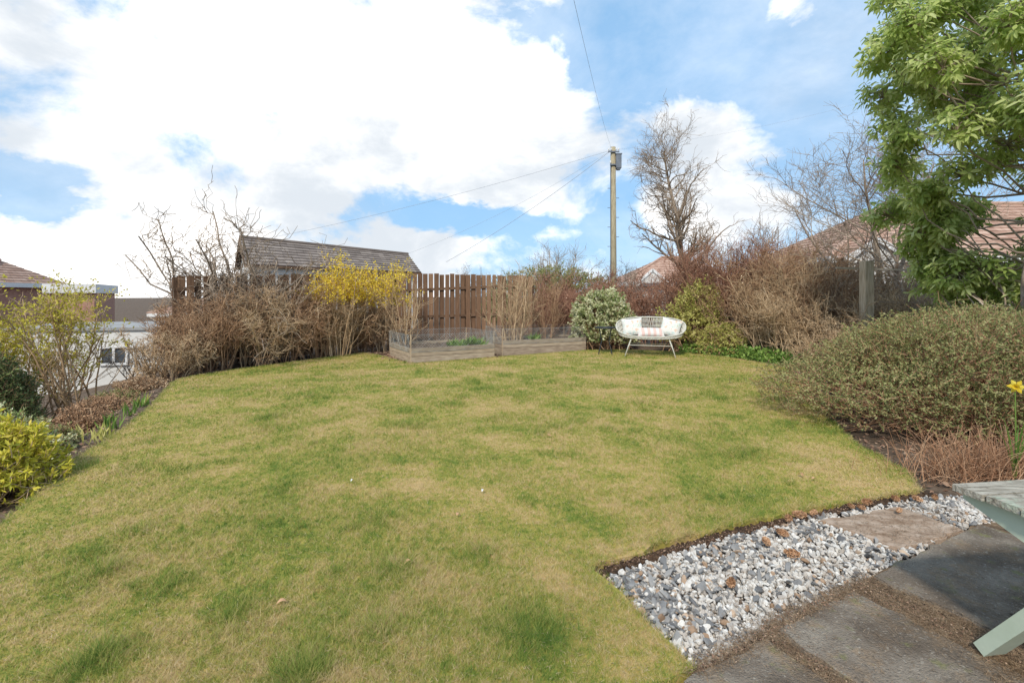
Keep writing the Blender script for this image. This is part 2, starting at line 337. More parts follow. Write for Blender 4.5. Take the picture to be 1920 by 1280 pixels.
# ------------------------------------------------------------ gravel, slabs
u = A([.887, .462]); vv = A([.462, -.887])
grav = A([(.44, 2.345), (.92, 2.595), (1.40, 2.805), (1.92, 3.0), (2.44, 3.165), (2.85, 3.29), (3.3, 3.27), (3.3, 3.0), (2.70, 2.87), (1.68, 2.33), (.67, 1.79), (.54, 2.1)])
sheet("gravel_bed", grav, -.045, .05, M['gravelbed'], "gritty bed under the stone chippings")
bm = bmesh.new(); bmesh.ops.create_icosphere(bm, subdivisions=2, radius=1)
ICO = A([v.co[:] for v in bm.verts]); ICF = A([[v.index for v in f.verts] for f in bm.faces]); bm.free()
def stones(mbx, pos, size, flat):
    n = len(pos); q = unit(R.normal(size=(n, 4)))
    w_, x_, y_, z_ = q.T
    rot = np.stack([np.stack([1 - 2 * (y_**2 + z_**2), 2 * (x_*y_ - z_*w_), 2 * (x_*z_ + y_*w_)], -1),
                    np.stack([2 * (x_*y_ + z_*w_), 1 - 2 * (x_**2 + z_**2), 2 * (y_*z_ - x_*w_)], -1),
                    np.stack([2 * (x_*z_ - y_*w_), 2 * (y_*z_ + x_*w_), 1 - 2 * (x_**2 + y_**2)], -1)], 1)
    V = np.repeat(ICO[None], n, 0)
    for _ in range(8):
        dd = rdir(n); h = R.uniform(.42, .75, n)
        if flat[:, 2].min() <= .5: dd[:, 2] *= .15; dd = unit(dd)
        t = np.einsum('nvi,ni->nv', V, dd) - h[:, None]
        V = V - np.clip(t, 0, None)[..., None] * dd[:, None, :]
    V = V * flat[:, None, :] * 1.25
    if flat[:, 2].min() > .5: V = np.einsum('nij,nvj->nvi', rot, V)
    else:
        yaw = R.random(n) * 2 * pi; c, s_ = np.cos(yaw), np.sin(yaw)
        tx = R.normal(size=n) * .38; ty = R.normal(size=n) * .38
        V2 = np.stack([V[..., 0] * c[:, None] - V[..., 1] * s_[:, None], V[..., 0] * s_[:, None] + V[..., 1] * c[:, None], V[..., 2]], -1)
        V2[..., 2] += V2[..., 0] * tx[:, None] + V2[..., 1] * ty[:, None]; V = V2
    V = V * size[:, None, None] + pos[:, None, :]
    F = (np.arange(n) * len(ICO))[:, None, None] + ICF[None]
    mbx.add(V.reshape(-1, 3), F.reshape(-1, 3), np.repeat(R.random(n), len(ICO)))
sand = A([(1.86, 2.93), (2.50, 3.12), (2.62, 2.80), (2.08, 2.58)])
def scatter(n, poly, avoid=None):
    lo, hi = poly.min(0), poly.max(0); out = np.zeros((0, 2))
    while len(out) < n:
        p = lo + (hi - lo) * R.random((n * 2, 2)); p = p[inside(p[:, 0], p[:, 1], poly)]
        if avoid is not None: p = p[~inside(p[:, 0], p[:, 1], avoid)]
        out = np.concatenate([out, p])
    return out[:n]
NS = 7600
p = scatter(NS, grav, sand)
pr = np.clip(.86 - .6 * np.clip(.90 - p[:, 0], 0, .7) - .12 * np.sin(p[:, 0] * 7) * np.sin(p[:, 1] * 8), .35, .92)
tt_ = R.random(NS); kw = tt_ < pr; kb = (~kw) & (R.random(NS) < .25); kd = (~kw) & (~kb)
z = -.038 + .032 * R.random(NS)
def stone_set(name, k, m, label, lo, var, flat_lo, zoff):
    P = np.c_[p[k], z[k] + zoff]; n = len(P); mb = MB()
    fl = np.stack([1 + .3 * R.random(n), (.8 if flat_lo > .5 else .55) + .25 * R.random(n), flat_lo + .15 * R.random(n)], -1)
    stones(mb, P, lo + var * R.random(n) ** 1.4, fl); struct(name, mb, m, label, kind="stuff")
stone_set("white_gravel", kw, M['stonew'], "angular white and pink quartz chippings", .006, .010, .55, 0)
stone_set("slate_gravel", kd, M['stoned'], "flat blue grey slate chippings", .010, .018, .15, .008)
stone_set("brown_gravel", kb, M['stoneb'], "brown stained chippings among the gravel", .008, .010, .6, .004)

def slab(name, poly, ztop, th, m, label):
    bm = bmesh.new(); vs = [bm.verts.new((p[0], p[1], ztop - th)) for p in poly]; fc = bm.faces.new(vs)
    r = bmesh.ops.extrude_face_region(bm, geom=[fc]); 
    for e in r['geom']:
        if isinstance(e, bmesh.types.BMVert): e.co.z = ztop + R.normal() * .0012
    bmesh.ops.recalc_face_normals(bm, faces=bm.faces)
    bmesh.ops.bevel(bm, geom=[e for e in bm.edges], offset=.007, segments=2, affect='EDGES')
    me = bpy.data.meshes.new(name); c = poly.mean(0)
    for v in bm.verts: v.co.x -= c[0]; v.co.y -= c[1]
    bm.to_mesh(me); bm.free(); o = obj(name, me, m, base=(c[0], c[1], 0))
    o["label"] = label; o["category"] = "paving slab"; o["group"] = "paving slabs beside the gravel"; return o
def rough(poly, jit=.009, step=.06):
    return dense(A(poly), step, jit)
def rect(o, lu, lv):
    o = A(o); return [o, o + u * lu, o + u * lu + vv * lv, o + vv * lv][::-1]
slab("paving_slab", rough(rect((1.73, 2.32), 1.15, .46)), .012, .06, M['slab'], "dark weathered concrete slab beside the gravel")
slab("paving_slab", rough(rect((1.06, 1.955), .57, .62)), .004, .06, M['slab'], "dark stained slab edged with pine needles")
slab("paving_slab", rough(rect((.60, 1.70), .46, .62)), .0, .06, M['slab'], "grey slab set against the lawn edge")
slab("paving_slab", rough(rect((1.98, 1.80), 1.1, .6)), .004, .06, M['slab'], "dark slab under the wooden table")
slab("paving_slab", rough(rect((1.69, 1.65), .8, .62)), .0, .06, M['slab'], "dark slab in the needle litter")
slab("stepping_slab", rough(sand[::-1]), -.004, .05, M['sandslab'], "brown sandstone slab set in the chippings")
def litter(mbx, pts, L=.03, z0=.0, w=.0006):
    n = len(pts); yaw = R.random(n) * 2 * pi; l = L * (.4 + R.random(n))
    d = np.stack([np.cos(yaw), np.sin(yaw), R.normal(size=n) * .10], -1); s = np.stack([-np.sin(yaw), np.cos(yaw), 0 * yaw], -1) * w
    p = np.c_[pts, z0 + .006 * R.random(n)]
    v = np.stack([p - s, p + s, p + s + d * l[:, None], p - s + d * l[:, None]], 1)
    mbx.add(v.reshape(-1, 3), (np.arange(n) * 4)[:, None] + np.arange(4)[None], np.repeat(R.random(n), 4))
def along(a, b, n, s):
    t = R.random((n, 1)); return A(a) + (A(b) - A(a)) * t + R.normal(size=(n, 2)) * s
mb = MB()
litter(mb, along((1.70, 2.31), (2.0, 1.80), 1800, .035)); litter(mb, along((1.05, 1.97), (1.72, 2.30), 2400, .03))
litter(mb, along((1.60, 2.22), (1.9, 1.62), 3000, .05)); litter(mb, along((.65, 1.74), (1.1, 1.98), 1200, .03))
litter(mb, along((1.02, 1.94), (1.3, 1.4), 1700, .03)); litter(mb, along((1.95, 1.88), (2.9, 2.35), 1400, .035))
litter(mb, scatter(2400, A([(1.75, 1.9), (2.1, 1.95), (2.0, 1.55), (1.6, 1.5)])), z0=.006)
litter(mb, scatter(1200, A([(1.9, 2.9), (2.5, 3.1), (2.9, 3.1), (2.6, 2.75), (2.1, 2.6)])), z0=.002)
litter(mb, scatter(700, grav), z0=.0)
litter(mb, scatter(1400, A([(.7, 1.7), (1.7, 2.2), (2.6, 2.6), (2.6, 1.8), (1.0, 1.4)])), z0=.012, L=.018)
struct("pine_needle_litter", mb, M['litter'], "brown pine needles in the slab joints", kind="stuff")
mb = MB(); pj = np.concatenate([along((1.05, 1.97), (1.72, 2.30), 500, .022), along((1.62, 2.24), (1.95, 1.62), 800, .045), along((1.02, 1.94), (1.3, 1.4), 300, .02), along((1.95, 1.88), (2.9, 2.35), 300, .02), along((.65, 1.74), (1.1, 1.98), 300, .02), along((.41, 2.40), (2.4, 3.2), 900, .02)])
mb.leaves(np.c_[pj, -.008 + .02 * R.random(len(pj))], unit(R.normal(size=(len(pj), 3)) * A([1, 1, .4])), R.uniform(.005, .013, len(pj)), .006)
struct("crumb_debris", mb, M['mulch'], "bits of bark and leaf in the joints", kind="stuff")
sheet("joint_soil", dense(A([(.62, 1.66), (1.72, 2.335), (2.9, 2.95), (3.6, 2.6), (2.4, .8), (1.0, .9)]), .1, .01), -.012, .05, M['jointsoil'], "brown needle debris between the slabs")
sp = []
for a_, e_ in (((.42, 2.38), (.92, 2.635)), ((.92, 2.635), (1.38, 2.845)), ((1.38, 2.845), (2.42, 3.20)), ((2.42, 3.20), (2.9, 3.33))): sp.append(along(a_, e_, 1000, .016))
sp = np.concatenate(sp); mb = MB(); stones(mb, np.c_[sp, -.04 + .022 * R.random(len(sp))], R.uniform(.005, .015, len(sp)), np.full((len(sp), 3), .9))
struct("soil_crumbs", mb, M['edgesoil'], "dark soil crumbs at the cut turf edge", kind="stuff")

def cone(pos, yaw, L, label, grp="pine cones on the gravel"):
    m_ = MB(); n = 90; t = (np.arange(n) + .5) / n; ang = np.arange(n) * 2.4
    ax_ = A([math.cos(yaw), math.sin(yaw), .08]); s1 = unit(np.cross(ax_, A([0, 0, 1.]))); s2 = np.cross(s1, ax_)
    rad = .28 * L * np.sin(pi * (t * .9 + .08)) ** .7
    rd = np.cos(ang)[:, None] * s1 + np.sin(ang)[:, None] * s2
    c = A(pos) + ax_ * ((t - .5) * L)[:, None]
    m_.leaves(c + rd * rad[:, None] * .3, unit(rd + ax_ * .7), rad * .9 + .003, L * .16)
    m_.tube([A(pos) - ax_ * L * .45, A(pos), A(pos) + ax_ * L * .45], [L * .06, L * .16, L * .04], 6)
    o = obj("pine_cone", m_.mesh("pine_cone", pos), M['cone'], base=pos); o["label"] = label; o["category"] = "pine cone"; o["group"] = grp
for (x, y) in [(1.75, 2.95), (1.85, 2.97), (1.66, 2.90), (1.38, 2.62), (1.45, 2.5), (1.02, 2.25), (2.3, 3.13), (2.52, 3.18), (2.2, 3.05), (2.66, 3.17), (2.8, 3.2), (2.15, 3.07), (1.52, 2.72), (2.4, 3.0)]:
    cone((x, y, .022), R.random() * 6.3, R.uniform(.05, .08), "small brown pine cone lying on the chippings")
def fallen(pos, L, name, label, m, cat, grp):
    m_ = MB(); g = []
    for i in range(6):
        for j in range(3):
            t = i / 5; w = math.sin(pi * (t * .92 + .04)) * L * .28
            g.append((pos[0] + (t - .5) * L, pos[1] + (j - 1) * w, pos[2] + abs(j - 1) * w * .5 + .01 * math.sin(t * 3)))
    f_ = [(i * 3 + j, i * 3 + j + 1, i * 3 + j + 4, i * 3 + j + 3) for i in range(5) for j in range(2)]
    m_.add(g, f_); o = obj(name, m_.mesh(name, pos), m, base=pos); o.rotation_euler = (0, 0, R.random() * 6); o["label"] = label; o["category"] = cat; o["group"] = grp
for (x, y) in [(-.52, 2.42), (-.33, 2.95), (2.15, 3.6), (2.2, 3.52), (-1.0, 2.1), (1.2, 6.3), (.35, 4.6)]:
    fallen((x, y, .018), R.uniform(.035, .055), "fallen_leaf", "curled brown dead leaf lying on the grass", M['cone'], "leaf", "dead leaves on the lawn")
for (x, y) in [(-1.15, 3.48), (-.2, 3.3)]:
    fallen((x, y, .022), .03, "white_petal", "small white petal on the grass", M['white'], "petal", "petals on the lawn")

# ------------------------------------------------------------ plant tools
def grow(st, d, L, r0, taper=.3, nseg=5, wander=.2, up=0., drop=0.):
    n = len(st); pts = np.zeros((n, nseg + 1, 3)); pts[:, 0] = st; d = unit(d)
    for i in range(nseg):
        d = unit(d + R.normal(size=(n, 3)) * wander + A([0, 0, up - drop * i / nseg]))
        pts[:, i + 1] = pts[:, i] + d * (L / nseg)[:, None]
    rad = r0[:, None] * np.linspace(1, taper, nseg + 1)[None]
    return pts, rad
def kids(pts, rad, n, tmin=.2, spread=.8, tmax=1.):
    N, S, _ = pts.shape; i = R.integers(0, N, n); t = (tmin + (tmax - tmin) * R.random(n)) * (S - 1)
    k = np.minimum(t.astype(int), S - 2); fr = (t - k)[:, None]
    p = pts[i, k] * (1 - fr) + pts[i, k + 1] * fr; dd = unit(pts[i, k + 1] - pts[i, k])
    r = rad[i, k]
    side = unit(np.cross(dd, rdir(n))); d = unit(dd + side * spread * (.5 + R.random((n, 1))))
    return p, d, r, t / (S - 1)

def gz(x, y): return float(hgt(x, y)) - .03

def twig_shrub(name, label, cat, x, y, H, spread, m, n0=14, n1=120, n2=900, n3=1800, wander=.18, leafm=None, nleaf=0, leafL=.03, leafz=(0, 1), group=None, up=.08, r0=.012, base_r=.15, lean=(0, 0), leafname="foliage", thick=1., asp=(1, 1)):
    z = gz(x, y); t = thing(name, label, cat, (x, y, z), group); b = MB(); H = H - z
    ang = R.random(n0) * 2 * pi; rr_ = base_r * np.sqrt(R.random(n0))
    st = np.c_[x + np.cos(ang) * rr_ * asp[0], y + np.sin(ang) * rr_ * asp[1], np.full(n0, z)]
    sp = spread / H * R.random(n0) ** .7
    d = np.c_[np.cos(ang) * sp * asp[0] + lean[0], np.sin(ang) * sp * asp[1] + lean[1], np.ones(n0)]
    p0, q0 = grow(st, d, H * R.uniform(.6, .92, n0), np.full(n0, r0), .35, 8, wander * .6, up)
    b.tubes(p0, q0, 4)
    p, d, r, tt = kids(p0, q0, n1, .12, .7)
    p1, q1 = grow(p, d, H * .42 * (1.1 - tt) * R.uniform(.5, 1.2, n1), r * .6, .4, 6, wander, up)
    b.tubes(p1, q1, 3)
    p, d, r, tt = kids(p1, q1, n2, .1, .9)
    p2, q2 = grow(p, d, H * .18 * R.uniform(.5, 1.2, n2), np.maximum(r * .6, .0024 * thick), .6, 5, wander * 1.2, up)
    b.tubes(p2, q2, 3)
    p, d, r, tt = kids(p2, q2, n3, .1, 1.)
    p3, q3 = grow(p, d, H * .08 * R.uniform(.5, 1.3, n3), np.full(n3, .0021 * thick), .7, 3, wander * 1.2, up)
    b.tubes(p3, q3, 3)
    part(t, "branches", b, m, True)
    if leafm is not None and nleaf:
        lb = MB(); P = np.concatenate([p2.reshape(-1, 3), p3.reshape(-1, 3)])
        rel = (P[:, 2] - z) / H; P = P[(rel > leafz[0]) & (rel < leafz[1])]
        q = P[R.integers(0, len(P), nleaf)] + R.normal(size=(nleaf, 3)) * leafL * .5
        lb.leaves(q, unit(rdir(nleaf) + A([0, 0, .4])), leafL * R.uniform(.6, 1.3, nleaf), leafL * .55)
        part(t, leafname, lb, leafm)
    return t

def lumps(d, k=6, amp=.16, seed=0):
    g = np.random.default_rng(seed); o = np.zeros(len(d))
    for _ in range(k):
        w = g.normal(size=3) * 3.2; o += np.sin(d @ w + g.random() * 6.28)
    return 1 + amp * o / math.sqrt(k)

def leafy_bush(name, label, cat, c, rad, ztop, mleaf, mtwig, ntw=2500, nl=14, leafL=.03, leafW=.5, twL=.16, seed=1, amp=.16, shell=.55, zfloor=0, group=None, wild=.35, over=.12, nst=160):
    x, y = c; z = gz(x, y); t = thing(name, label, cat, (x, y, z), group)
    d = rdir(int(ntw * 2.2)); d = d[d[:, 2] > -.35][:ntw]; n = len(d)
    s = (shell + (1 - shell) * R.random(n) ** .6) * lumps(d, 6, amp, seed) * np.where(R.random(n) < over, R.uniform(1, 1.12, n), 1)
    H = ztop - z
    tip = np.c_[x + d[:, 0] * rad[0] * s, y + d[:, 1] * rad[1] * s, z + H * .38 + d[:, 2] * H * .62 * s]
    tip[:, 2] = np.maximum(tip[:, 2], z + zfloor + .1 * R.random(n))
    b = MB(); od = unit(d * A([1, 1, .8]) + A([0, 0, .5]) + R.normal(size=(n, 3)) * wild)
    p1, q1 = grow(tip - od * twL, od, np.full(n, twL), np.full(n, .0032), .6, 4, .12)
    b.tubes(p1, q1, 3)
    ms = nst; i = R.integers(0, n, ms); e = tip[i] * .92 + A([x, y, z + H * .2]) * .08
    st = np.c_[x + R.normal(size=ms) * rad[0] * .35, y + R.normal(size=ms) * rad[1] * .35, np.full(ms, z)]
    tt = np.linspace(0, 1, 7)[None, :, None]
    cv = st[:, None] * (1 - tt) + e[:, None] * tt; cv[:, 1:-1] += R.normal(size=(ms, 5, 3)) * .03
    b.tubes(cv, np.repeat(np.linspace(.009, .004, 7)[None], ms, 0), 4)
    p, dd, r, _ = kids(cv, np.repeat(np.linspace(.008, .004, 7)[None], ms, 0), nst * 6, .3, .95)
    p2, q2 = grow(p, dd, np.full(len(p), H * .2), np.full(len(p), .003), .6, 4, .2); b.tubes(p2, q2, 3)
    part(t, "branches", b, mtwig, True)
    lb = MB()
    tb = R.random((n, nl)); k = (tb * 4).astype(int).clip(0, 3); fr = (tb * 4 - k)[..., None]
    ii = np.arange(n)[:, None]
    P = (p1[ii, k] * (1 - fr) + p1[ii, k + 1] * fr).reshape(-1, 3); D = np.repeat(od, nl, 0)
    base = R.random(n)
    a = np.clip(np.repeat(base, nl) * .6 + R.random(len(P)) * .4, 0, 1)
    LL = leafL * R.uniform(.6, 1.25, len(P))
    # leaves thin out towards the woody foot
    keep = R.random(len(P)) < np.clip(.35 + (P[:, 2] - z) / H * 1.3, 0, 1)
    P, D, a, LL = P[keep], D[keep], a[keep], LL[keep]
    lb.leaves(P, unit(D * .6 + rdir(len(P)) * .9), LL, LL * leafW, a)
    part(t, "foliage", lb, mleaf)
    return t

# ------------------------------------------------------------ boundary fence
def fence(x0, y0, x1, y1, zt0, zt1, label):
    Ln = math.hypot(x1 - x0, y1 - y0); t = thing("wooden_fence", label, "fence", (x0, y0, gz(x0, y0)), "fence runs around the garden")
    dx, dy = (x1 - x0) / Ln, (y1 - y0) / Ln; nx_, ny_ = dy, -dx
    if ny_ > 0: nx_, ny_ = -nx_, -ny_
    b = MB(); n = int(Ln / .15)
    for i in range(n):
        s = (i + .5) * Ln / n; side = (.034 if i % 2 else -.034)
        px, py = x0 + dx * s + nx_ * side, y0 + dy * s + ny_ * side
        zt = zt0 + (zt1 - zt0) * s / Ln + R.normal() * .012; zb = gz(px, py) + .05
        wd = .128 + R.normal() * .008; tl = R.normal() * .008
        b.beam((px, py, zb), (px + dx * tl, py + dy * tl, zt), .02, wd, up=(dx, dy, 0), a=R.random())
    part(t, "boards", b, M['fence'])
    b = MB()
    for fz in (.25, .85, 1.6):
        b.beam((x0, y0, gz(x0, y0) + fz), (x1, y1, gz(x1, y1) + fz * (zt1) / 1.75), .035, .07)
    part(t, "rails", b, M['fencerail'])
    m = max(2, int(Ln / 1.9))
    for i in range(m + 1):
        s = Ln * i / m; px, py = x0 + dx * s, y0 + dy * s; b = MB()
        b.beam((px - nx_ * .10, py - ny_ * .10, gz(px, py)), (px - nx_ * .10, py - ny_ * .10, zt0 + (zt1 - zt0) * s / Ln - .02), .09, .09, up=(dx, dy, 0))
        part(t, "post", b, M['fencerail'])
fence(-6.55, 9.45, -3.3, 13.6, 1.74, 2.0, "brown hit-and-miss timber fence behind bare shrubs")
fence(-3.28, 13.65, .6, 14.2, 2.0, 1.94, "brown vertical board fence behind raised beds")

# ------------------------------------------------------------ raised beds
def raised(c0, c1, depth, h, label):
    c0 = A(c0); c1 = A(c1); d = unit(c1 - c0); nrm = A([-d[1], d[0]])
    z = -.05; t = thing("raised_bed", label, "raised bed", (c0[0], c0[1], z), "timber raised beds by the fence")
    cs = [c0, c1, c1 + nrm * depth, c0 + nrm * depth]
    b = MB()
    for i in range(4):
        a_, e_ = cs[i], cs[(i + 1) % 4]; dd = unit(e_ - a_)
        off = .0 if i % 2 == 0 else .024
        for k in range(2):
            hz = z + h * (k + .5) / 2
            b.beam((*(a_ + dd * off), hz), (*(e_ - dd * off), hz), .045, h / 2 - .008, a=R.random())
    part(t, "timber_boards", b, M['sleeper'])
    b = MB(); gx = 24; gy = 12; g = []
    for j in range(gy):
        for i in range(gx):
            q = c0 + d * (.03 + (np.linalg.norm(c1 - c0) - .06) * i / (gx - 1)) + nrm * (.03 + (depth - .06) * j / (gy - 1))
            g.append((q[0], q[1], z + h - .06 + R.normal() * .012))
    b.add(g, [(j * gx + i, j * gx + i + 1, (j + 1) * gx + i + 1, (j + 1) * gx + i) for j in range(gy - 1) for i in range(gx - 1)])
    part(t, "soil_fill", b, M['soil'], True)
    b = MB(); hN = .36; zz = z + h * .75
    for i in range(4):
        a_, e_ = cs[i], cs[(i + 1) % 4]; Ln = np.linalg.norm(e_ - a_); dd = unit(e_ - a_); cell = .06
        off = A([dd[1], -dd[0]]) * .03
        n = int(Ln / cell); m_ = int(hN / cell)
        P = []
        for q in range(-m_, n + 1):
            for sgn in (1, -1):
                s0, s1 = q * cell, (q + m_) * cell; z0, z1 = 0., m_ * cell
                if sgn < 0: z0, z1 = z1, z0
                sl = z1 - z0
                a0 = max(s0, 0); a1 = min(s1, Ln)
                if a1 - a0 < .01: continue
                w0 = z0 + sl * (a0 - s0) / (s1 - s0); w1 = z0 + sl * (a1 - s0) / (s1 - s0)
                pa = a_ + off + dd * a0; pb = a_ + off + dd * a1
                wob = .01 * math.sin(q)
                P.append([(pa[0], pa[1], zz + w0), ((pa[0] + pb[0]) / 2 + wob, (pa[1] + pb[1]) / 2 + wob, zz + (w0 + w1) / 2), (pb[0], pb[1], zz + w1)])
        P = A(P); b.tubes(P, np.full(P.shape[:2], .0021), 3)
        for zt in (zz + .01, zz + m_ * cell):
            b.tube([(*(a_ + off), zt), (*((a_ + e_) / 2 + off), zt - .01), (*(e_ + off), zt)], .003, 3)
    part(t, "wire_netting", b, M['wire'])
    for c in cs:
        b = MB(); b.tube([(c[0], c[1], z), (c[0], c[1], z + h + .28)], .010, 6); part(t, "stake", b, M['post'])
    return cs, z + h
csA, zA = raised((-2.05, 9.8), (-.40, 10.74), 1.5, .34, "grey timber raised bed with wire netting on mulch")
csB, zB = raised((-.22, 11.35), (1.86, 12.25), 1.1, .36, "grey timber raised bed with wire netting by the lawn")
for i, (x, y) in enumerate([(-1.3, 10.9), (-1.0, 11.2), (-.75, 11.0), (-1.1, 10.7), (-.9, 11.4), (.6, 12.3)]):
    b = MB(); n = 60; z = zA - .06
    b.leaves(A([x, y, z]) + R.normal(size=(n, 3)) * A([.06, .06, .01]), unit(R.normal(size=(n, 3)) * .6 + A([0, 0, 1])), R.uniform(.1, .22, n), .04)
    o = obj("vegetable_seedling", b.mesh("vegetable_seedling", (x, y, z)), M['ivy'], base=(x, y, z)); o["label"] = "leafy green seedling growing in the raised bed"; o["category"] = "plant"; o["group"] = "seedlings in raised beds"
mul = A([(-3.5, 11.6), (-3.2, 11.0), (-2.6, 10.2), (-2.1, 9.6), (-.3, 10.6), (-.3, 11.1), (-.9, 13.2), (-3.2, 13.4)])
p = scatter(7000, mul); n = len(p); b = MB()
b.leaves(np.c_[p, -.04 + .04 * R.random(n)], unit(R.normal(size=(n, 3)) * A([1, 1, .25])), R.uniform(.04, .09, n), .035)
struct("bark_mulch", b, M['mulch'], "reddish brown bark chips by the raised bed", kind="stuff")

# ------------------------------------------------------------ loveseat
def loveseat(cx, cy, yaw):
    z0 = .0; t = thing("garden_loveseat", "cream woven oval loveseat with three cushions on grass", "bench", (cx, cy, z0))
    c, s = math.cos(yaw), math.sin(yaw)
    def W(p):
        p = A(p, float); return np.stack([cx + p[..., 0] * c - p[..., 1] * s, cy + p[..., 0] * s + p[..., 1] * c, z0 + p[..., 2]], -1)
    def rim(th):
        S_ = np.sin(th); C_ = np.cos(th)
        return np.stack([.76 * np.sign(C_) * np.abs(C_) ** .85, .06 + .32 * S_, .66 + np.where(S_ > 0, .20 * np.abs(S_) ** .7, -.22 * np.abs(S_) ** .8)], -1)
    def seat(th):
        return np.stack([.56 * np.cos(th), .02 + .25 * np.sin(th), .40 + 0 * th], -1)
    th = np.linspace(0, 2 * pi, 73)
    b = MB(); b.tube(W(rim(th)), .015, 8, caps=False); b.tube(W(seat(th)), .012, 6, caps=False); part(t, "oval_rim", b, M['cream'], True)
    b = MB(); n = 170; t0 = np.arange(n) / n * 2 * pi
    for tw in (.10, -.10):
        a_ = rim(t0); e_ = seat(t0 + tw); mid = (a_ + e_) / 2 + A([0, 0, -.025]) + np.c_[np.cos(t0) * .04, np.sin(t0) * .03, 0 * t0]
        P = W(np.stack([a_, mid, e_], 1)); b.tubes(P, np.full(P.shape[:2], .0052), 3)
    xs = np.linspace(-.54, .54, 70); yy = .25 * np.sqrt(1 - (xs / .56) ** 2)
    P = W(np.stack([np.c_[xs, .02 - yy, xs * 0 + .40], np.c_[xs, xs * 0 + .02, xs * 0 + .385], np.c_[xs, .02 + yy, xs * 0 + .40]], 1)); b.tubes(P, np.full(P.shape[:2], .006), 3)
    for fr in (.2, .4, .6, .8):
        b.tube(W(rim(th) * (1 - fr) + seat(th) * fr + A([0, 0, -.02])), .005, 3, caps=False)
    part(t, "woven_seat", b, M['rope'])
    for sx in (-1, 1):
        for sy in (-1, 1):
            b = MB(); b.tube(W([(sx * .40, .02 + sy * .20, .41), (sx * .47, .02 + sy * .24, .22), (sx * .54, .02 + sy * .30, 0)]), [.014, .013, .011], 8); part(t, "leg", b, M['cream'], True)
    b = MB()
    for sy in (-1, 1):
        b.tube(W([(-.46, .02 + sy * .235, .25), (.46, .02 + sy * .235, .25)]), .009, 6)
    for sx in (-1, 1):
        b.tube(W([(sx * .49, .02 - .26, .16), (sx * .49, .02 + .26, .16)]), .009, 6)
    part(t, "stretcher", b, M['cream'], True)
    return W
Wb = loveseat(3.13, 10.95, math.radians(-17))
def pillow(W, c, sx, sy, th, tilt, roll, m, label):
    g = 14; U = np.linspace(-1, 1, g); UU, VV = np.meshgrid(U, U)
    prof = ((1 - np.abs(UU) ** 3.2) * (1 - np.abs(VV) ** 3.2)) ** .55
    b = MB(); idx = np.arange(g * g).reshape(g, g)
    for sg in (1, -1):
        X_ = UU * sx * (1 - .08 * (1 - VV ** 2)) ; Z_ = VV * sy * (1 - .08 * (1 - UU ** 2)); Y_ = sg * prof * th
        cr, sr = math.cos(roll), math.sin(roll); X2 = X_ * cr - Z_ * sr; Z2 = X_ * sr + Z_ * cr
        ct, st = math.cos(tilt), math.sin(tilt); Y3 = Y_ * ct + Z2 * st; Z3 = Z2 * ct - Y_ * st
        P = W(np.stack([X2 + c[0], Y3 + c[1], Z3 + c[2]], -1))
        f_ = np.stack([idx[:-1, :-1], idx[:-1, 1:], idx[1:, 1:], idx[1:, :-1]], -1).reshape(-1, 4)
        if sg > 0: f_ = f_[:, ::-1]
        b.add(P.reshape(-1, 3), f_, .5)
    base = tuple(W(A(c)))
    o = obj("cushion", b.mesh("cushion", base, True), m, base=base); o["label"] = label; o["category"] = "cushion"; o["group"] = "cushions on the loveseat"
pillow(Wb, (-.40, .06, .645), .23, .21, .07, .42, .12, M['print'], "square white cushion with teal leaf print")
pillow(Wb, (.44, .06, .645), .22, .21, .07, .42, -.25, M['print'], "square white cushion with orange and teal print")
pillow(Wb, (.02, -.03, .535), .30, .115, .07, .5, 0, M['stripe'], "long coral and white striped lumbar cushion")

t = thing("side_table", "small black metal side table on the grass", "table", (2.18, 11.3, 0))
b = MB(); th = np.linspace(0, 2 * pi, 25)[:-1]
ring = lambda r, z: np.c_[2.18 + r * np.cos(th), 11.3 + r * np.sin(th), np.full(24, z)]
b.add(np.concatenate([ring(.24, .60), ring(.245, .615), ring(.24, .63), ring(.22, .622)]), [(k * 24 + i, k * 24 + (i + 1) % 24, (k + 1) * 24 + (i + 1) % 24, (k + 1) * 24 + i) for k in range(3) for i in range(24)])
b.f.append(np.arange(24)[::-1].copy()); b.k.append(A([24])); b.f.append(np.arange(24) + 72); b.k.append(A([24]))
part(t, "table_top", b, M['black'])
for i in range(4):
    a_ = i * pi / 2 + .6; b = MB(); b.tube([(2.18 + .19 * math.cos(a_), 11.3 + .19 * math.sin(a_), .6), (2.18 + .12 * math.cos(a_), 11.3 + .12 * math.sin(a_), .3), (2.18 + .22 * math.cos(a_), 11.3 + .22 * math.sin(a_), 0)], .011, 6); part(t, "leg", b, M['black'])

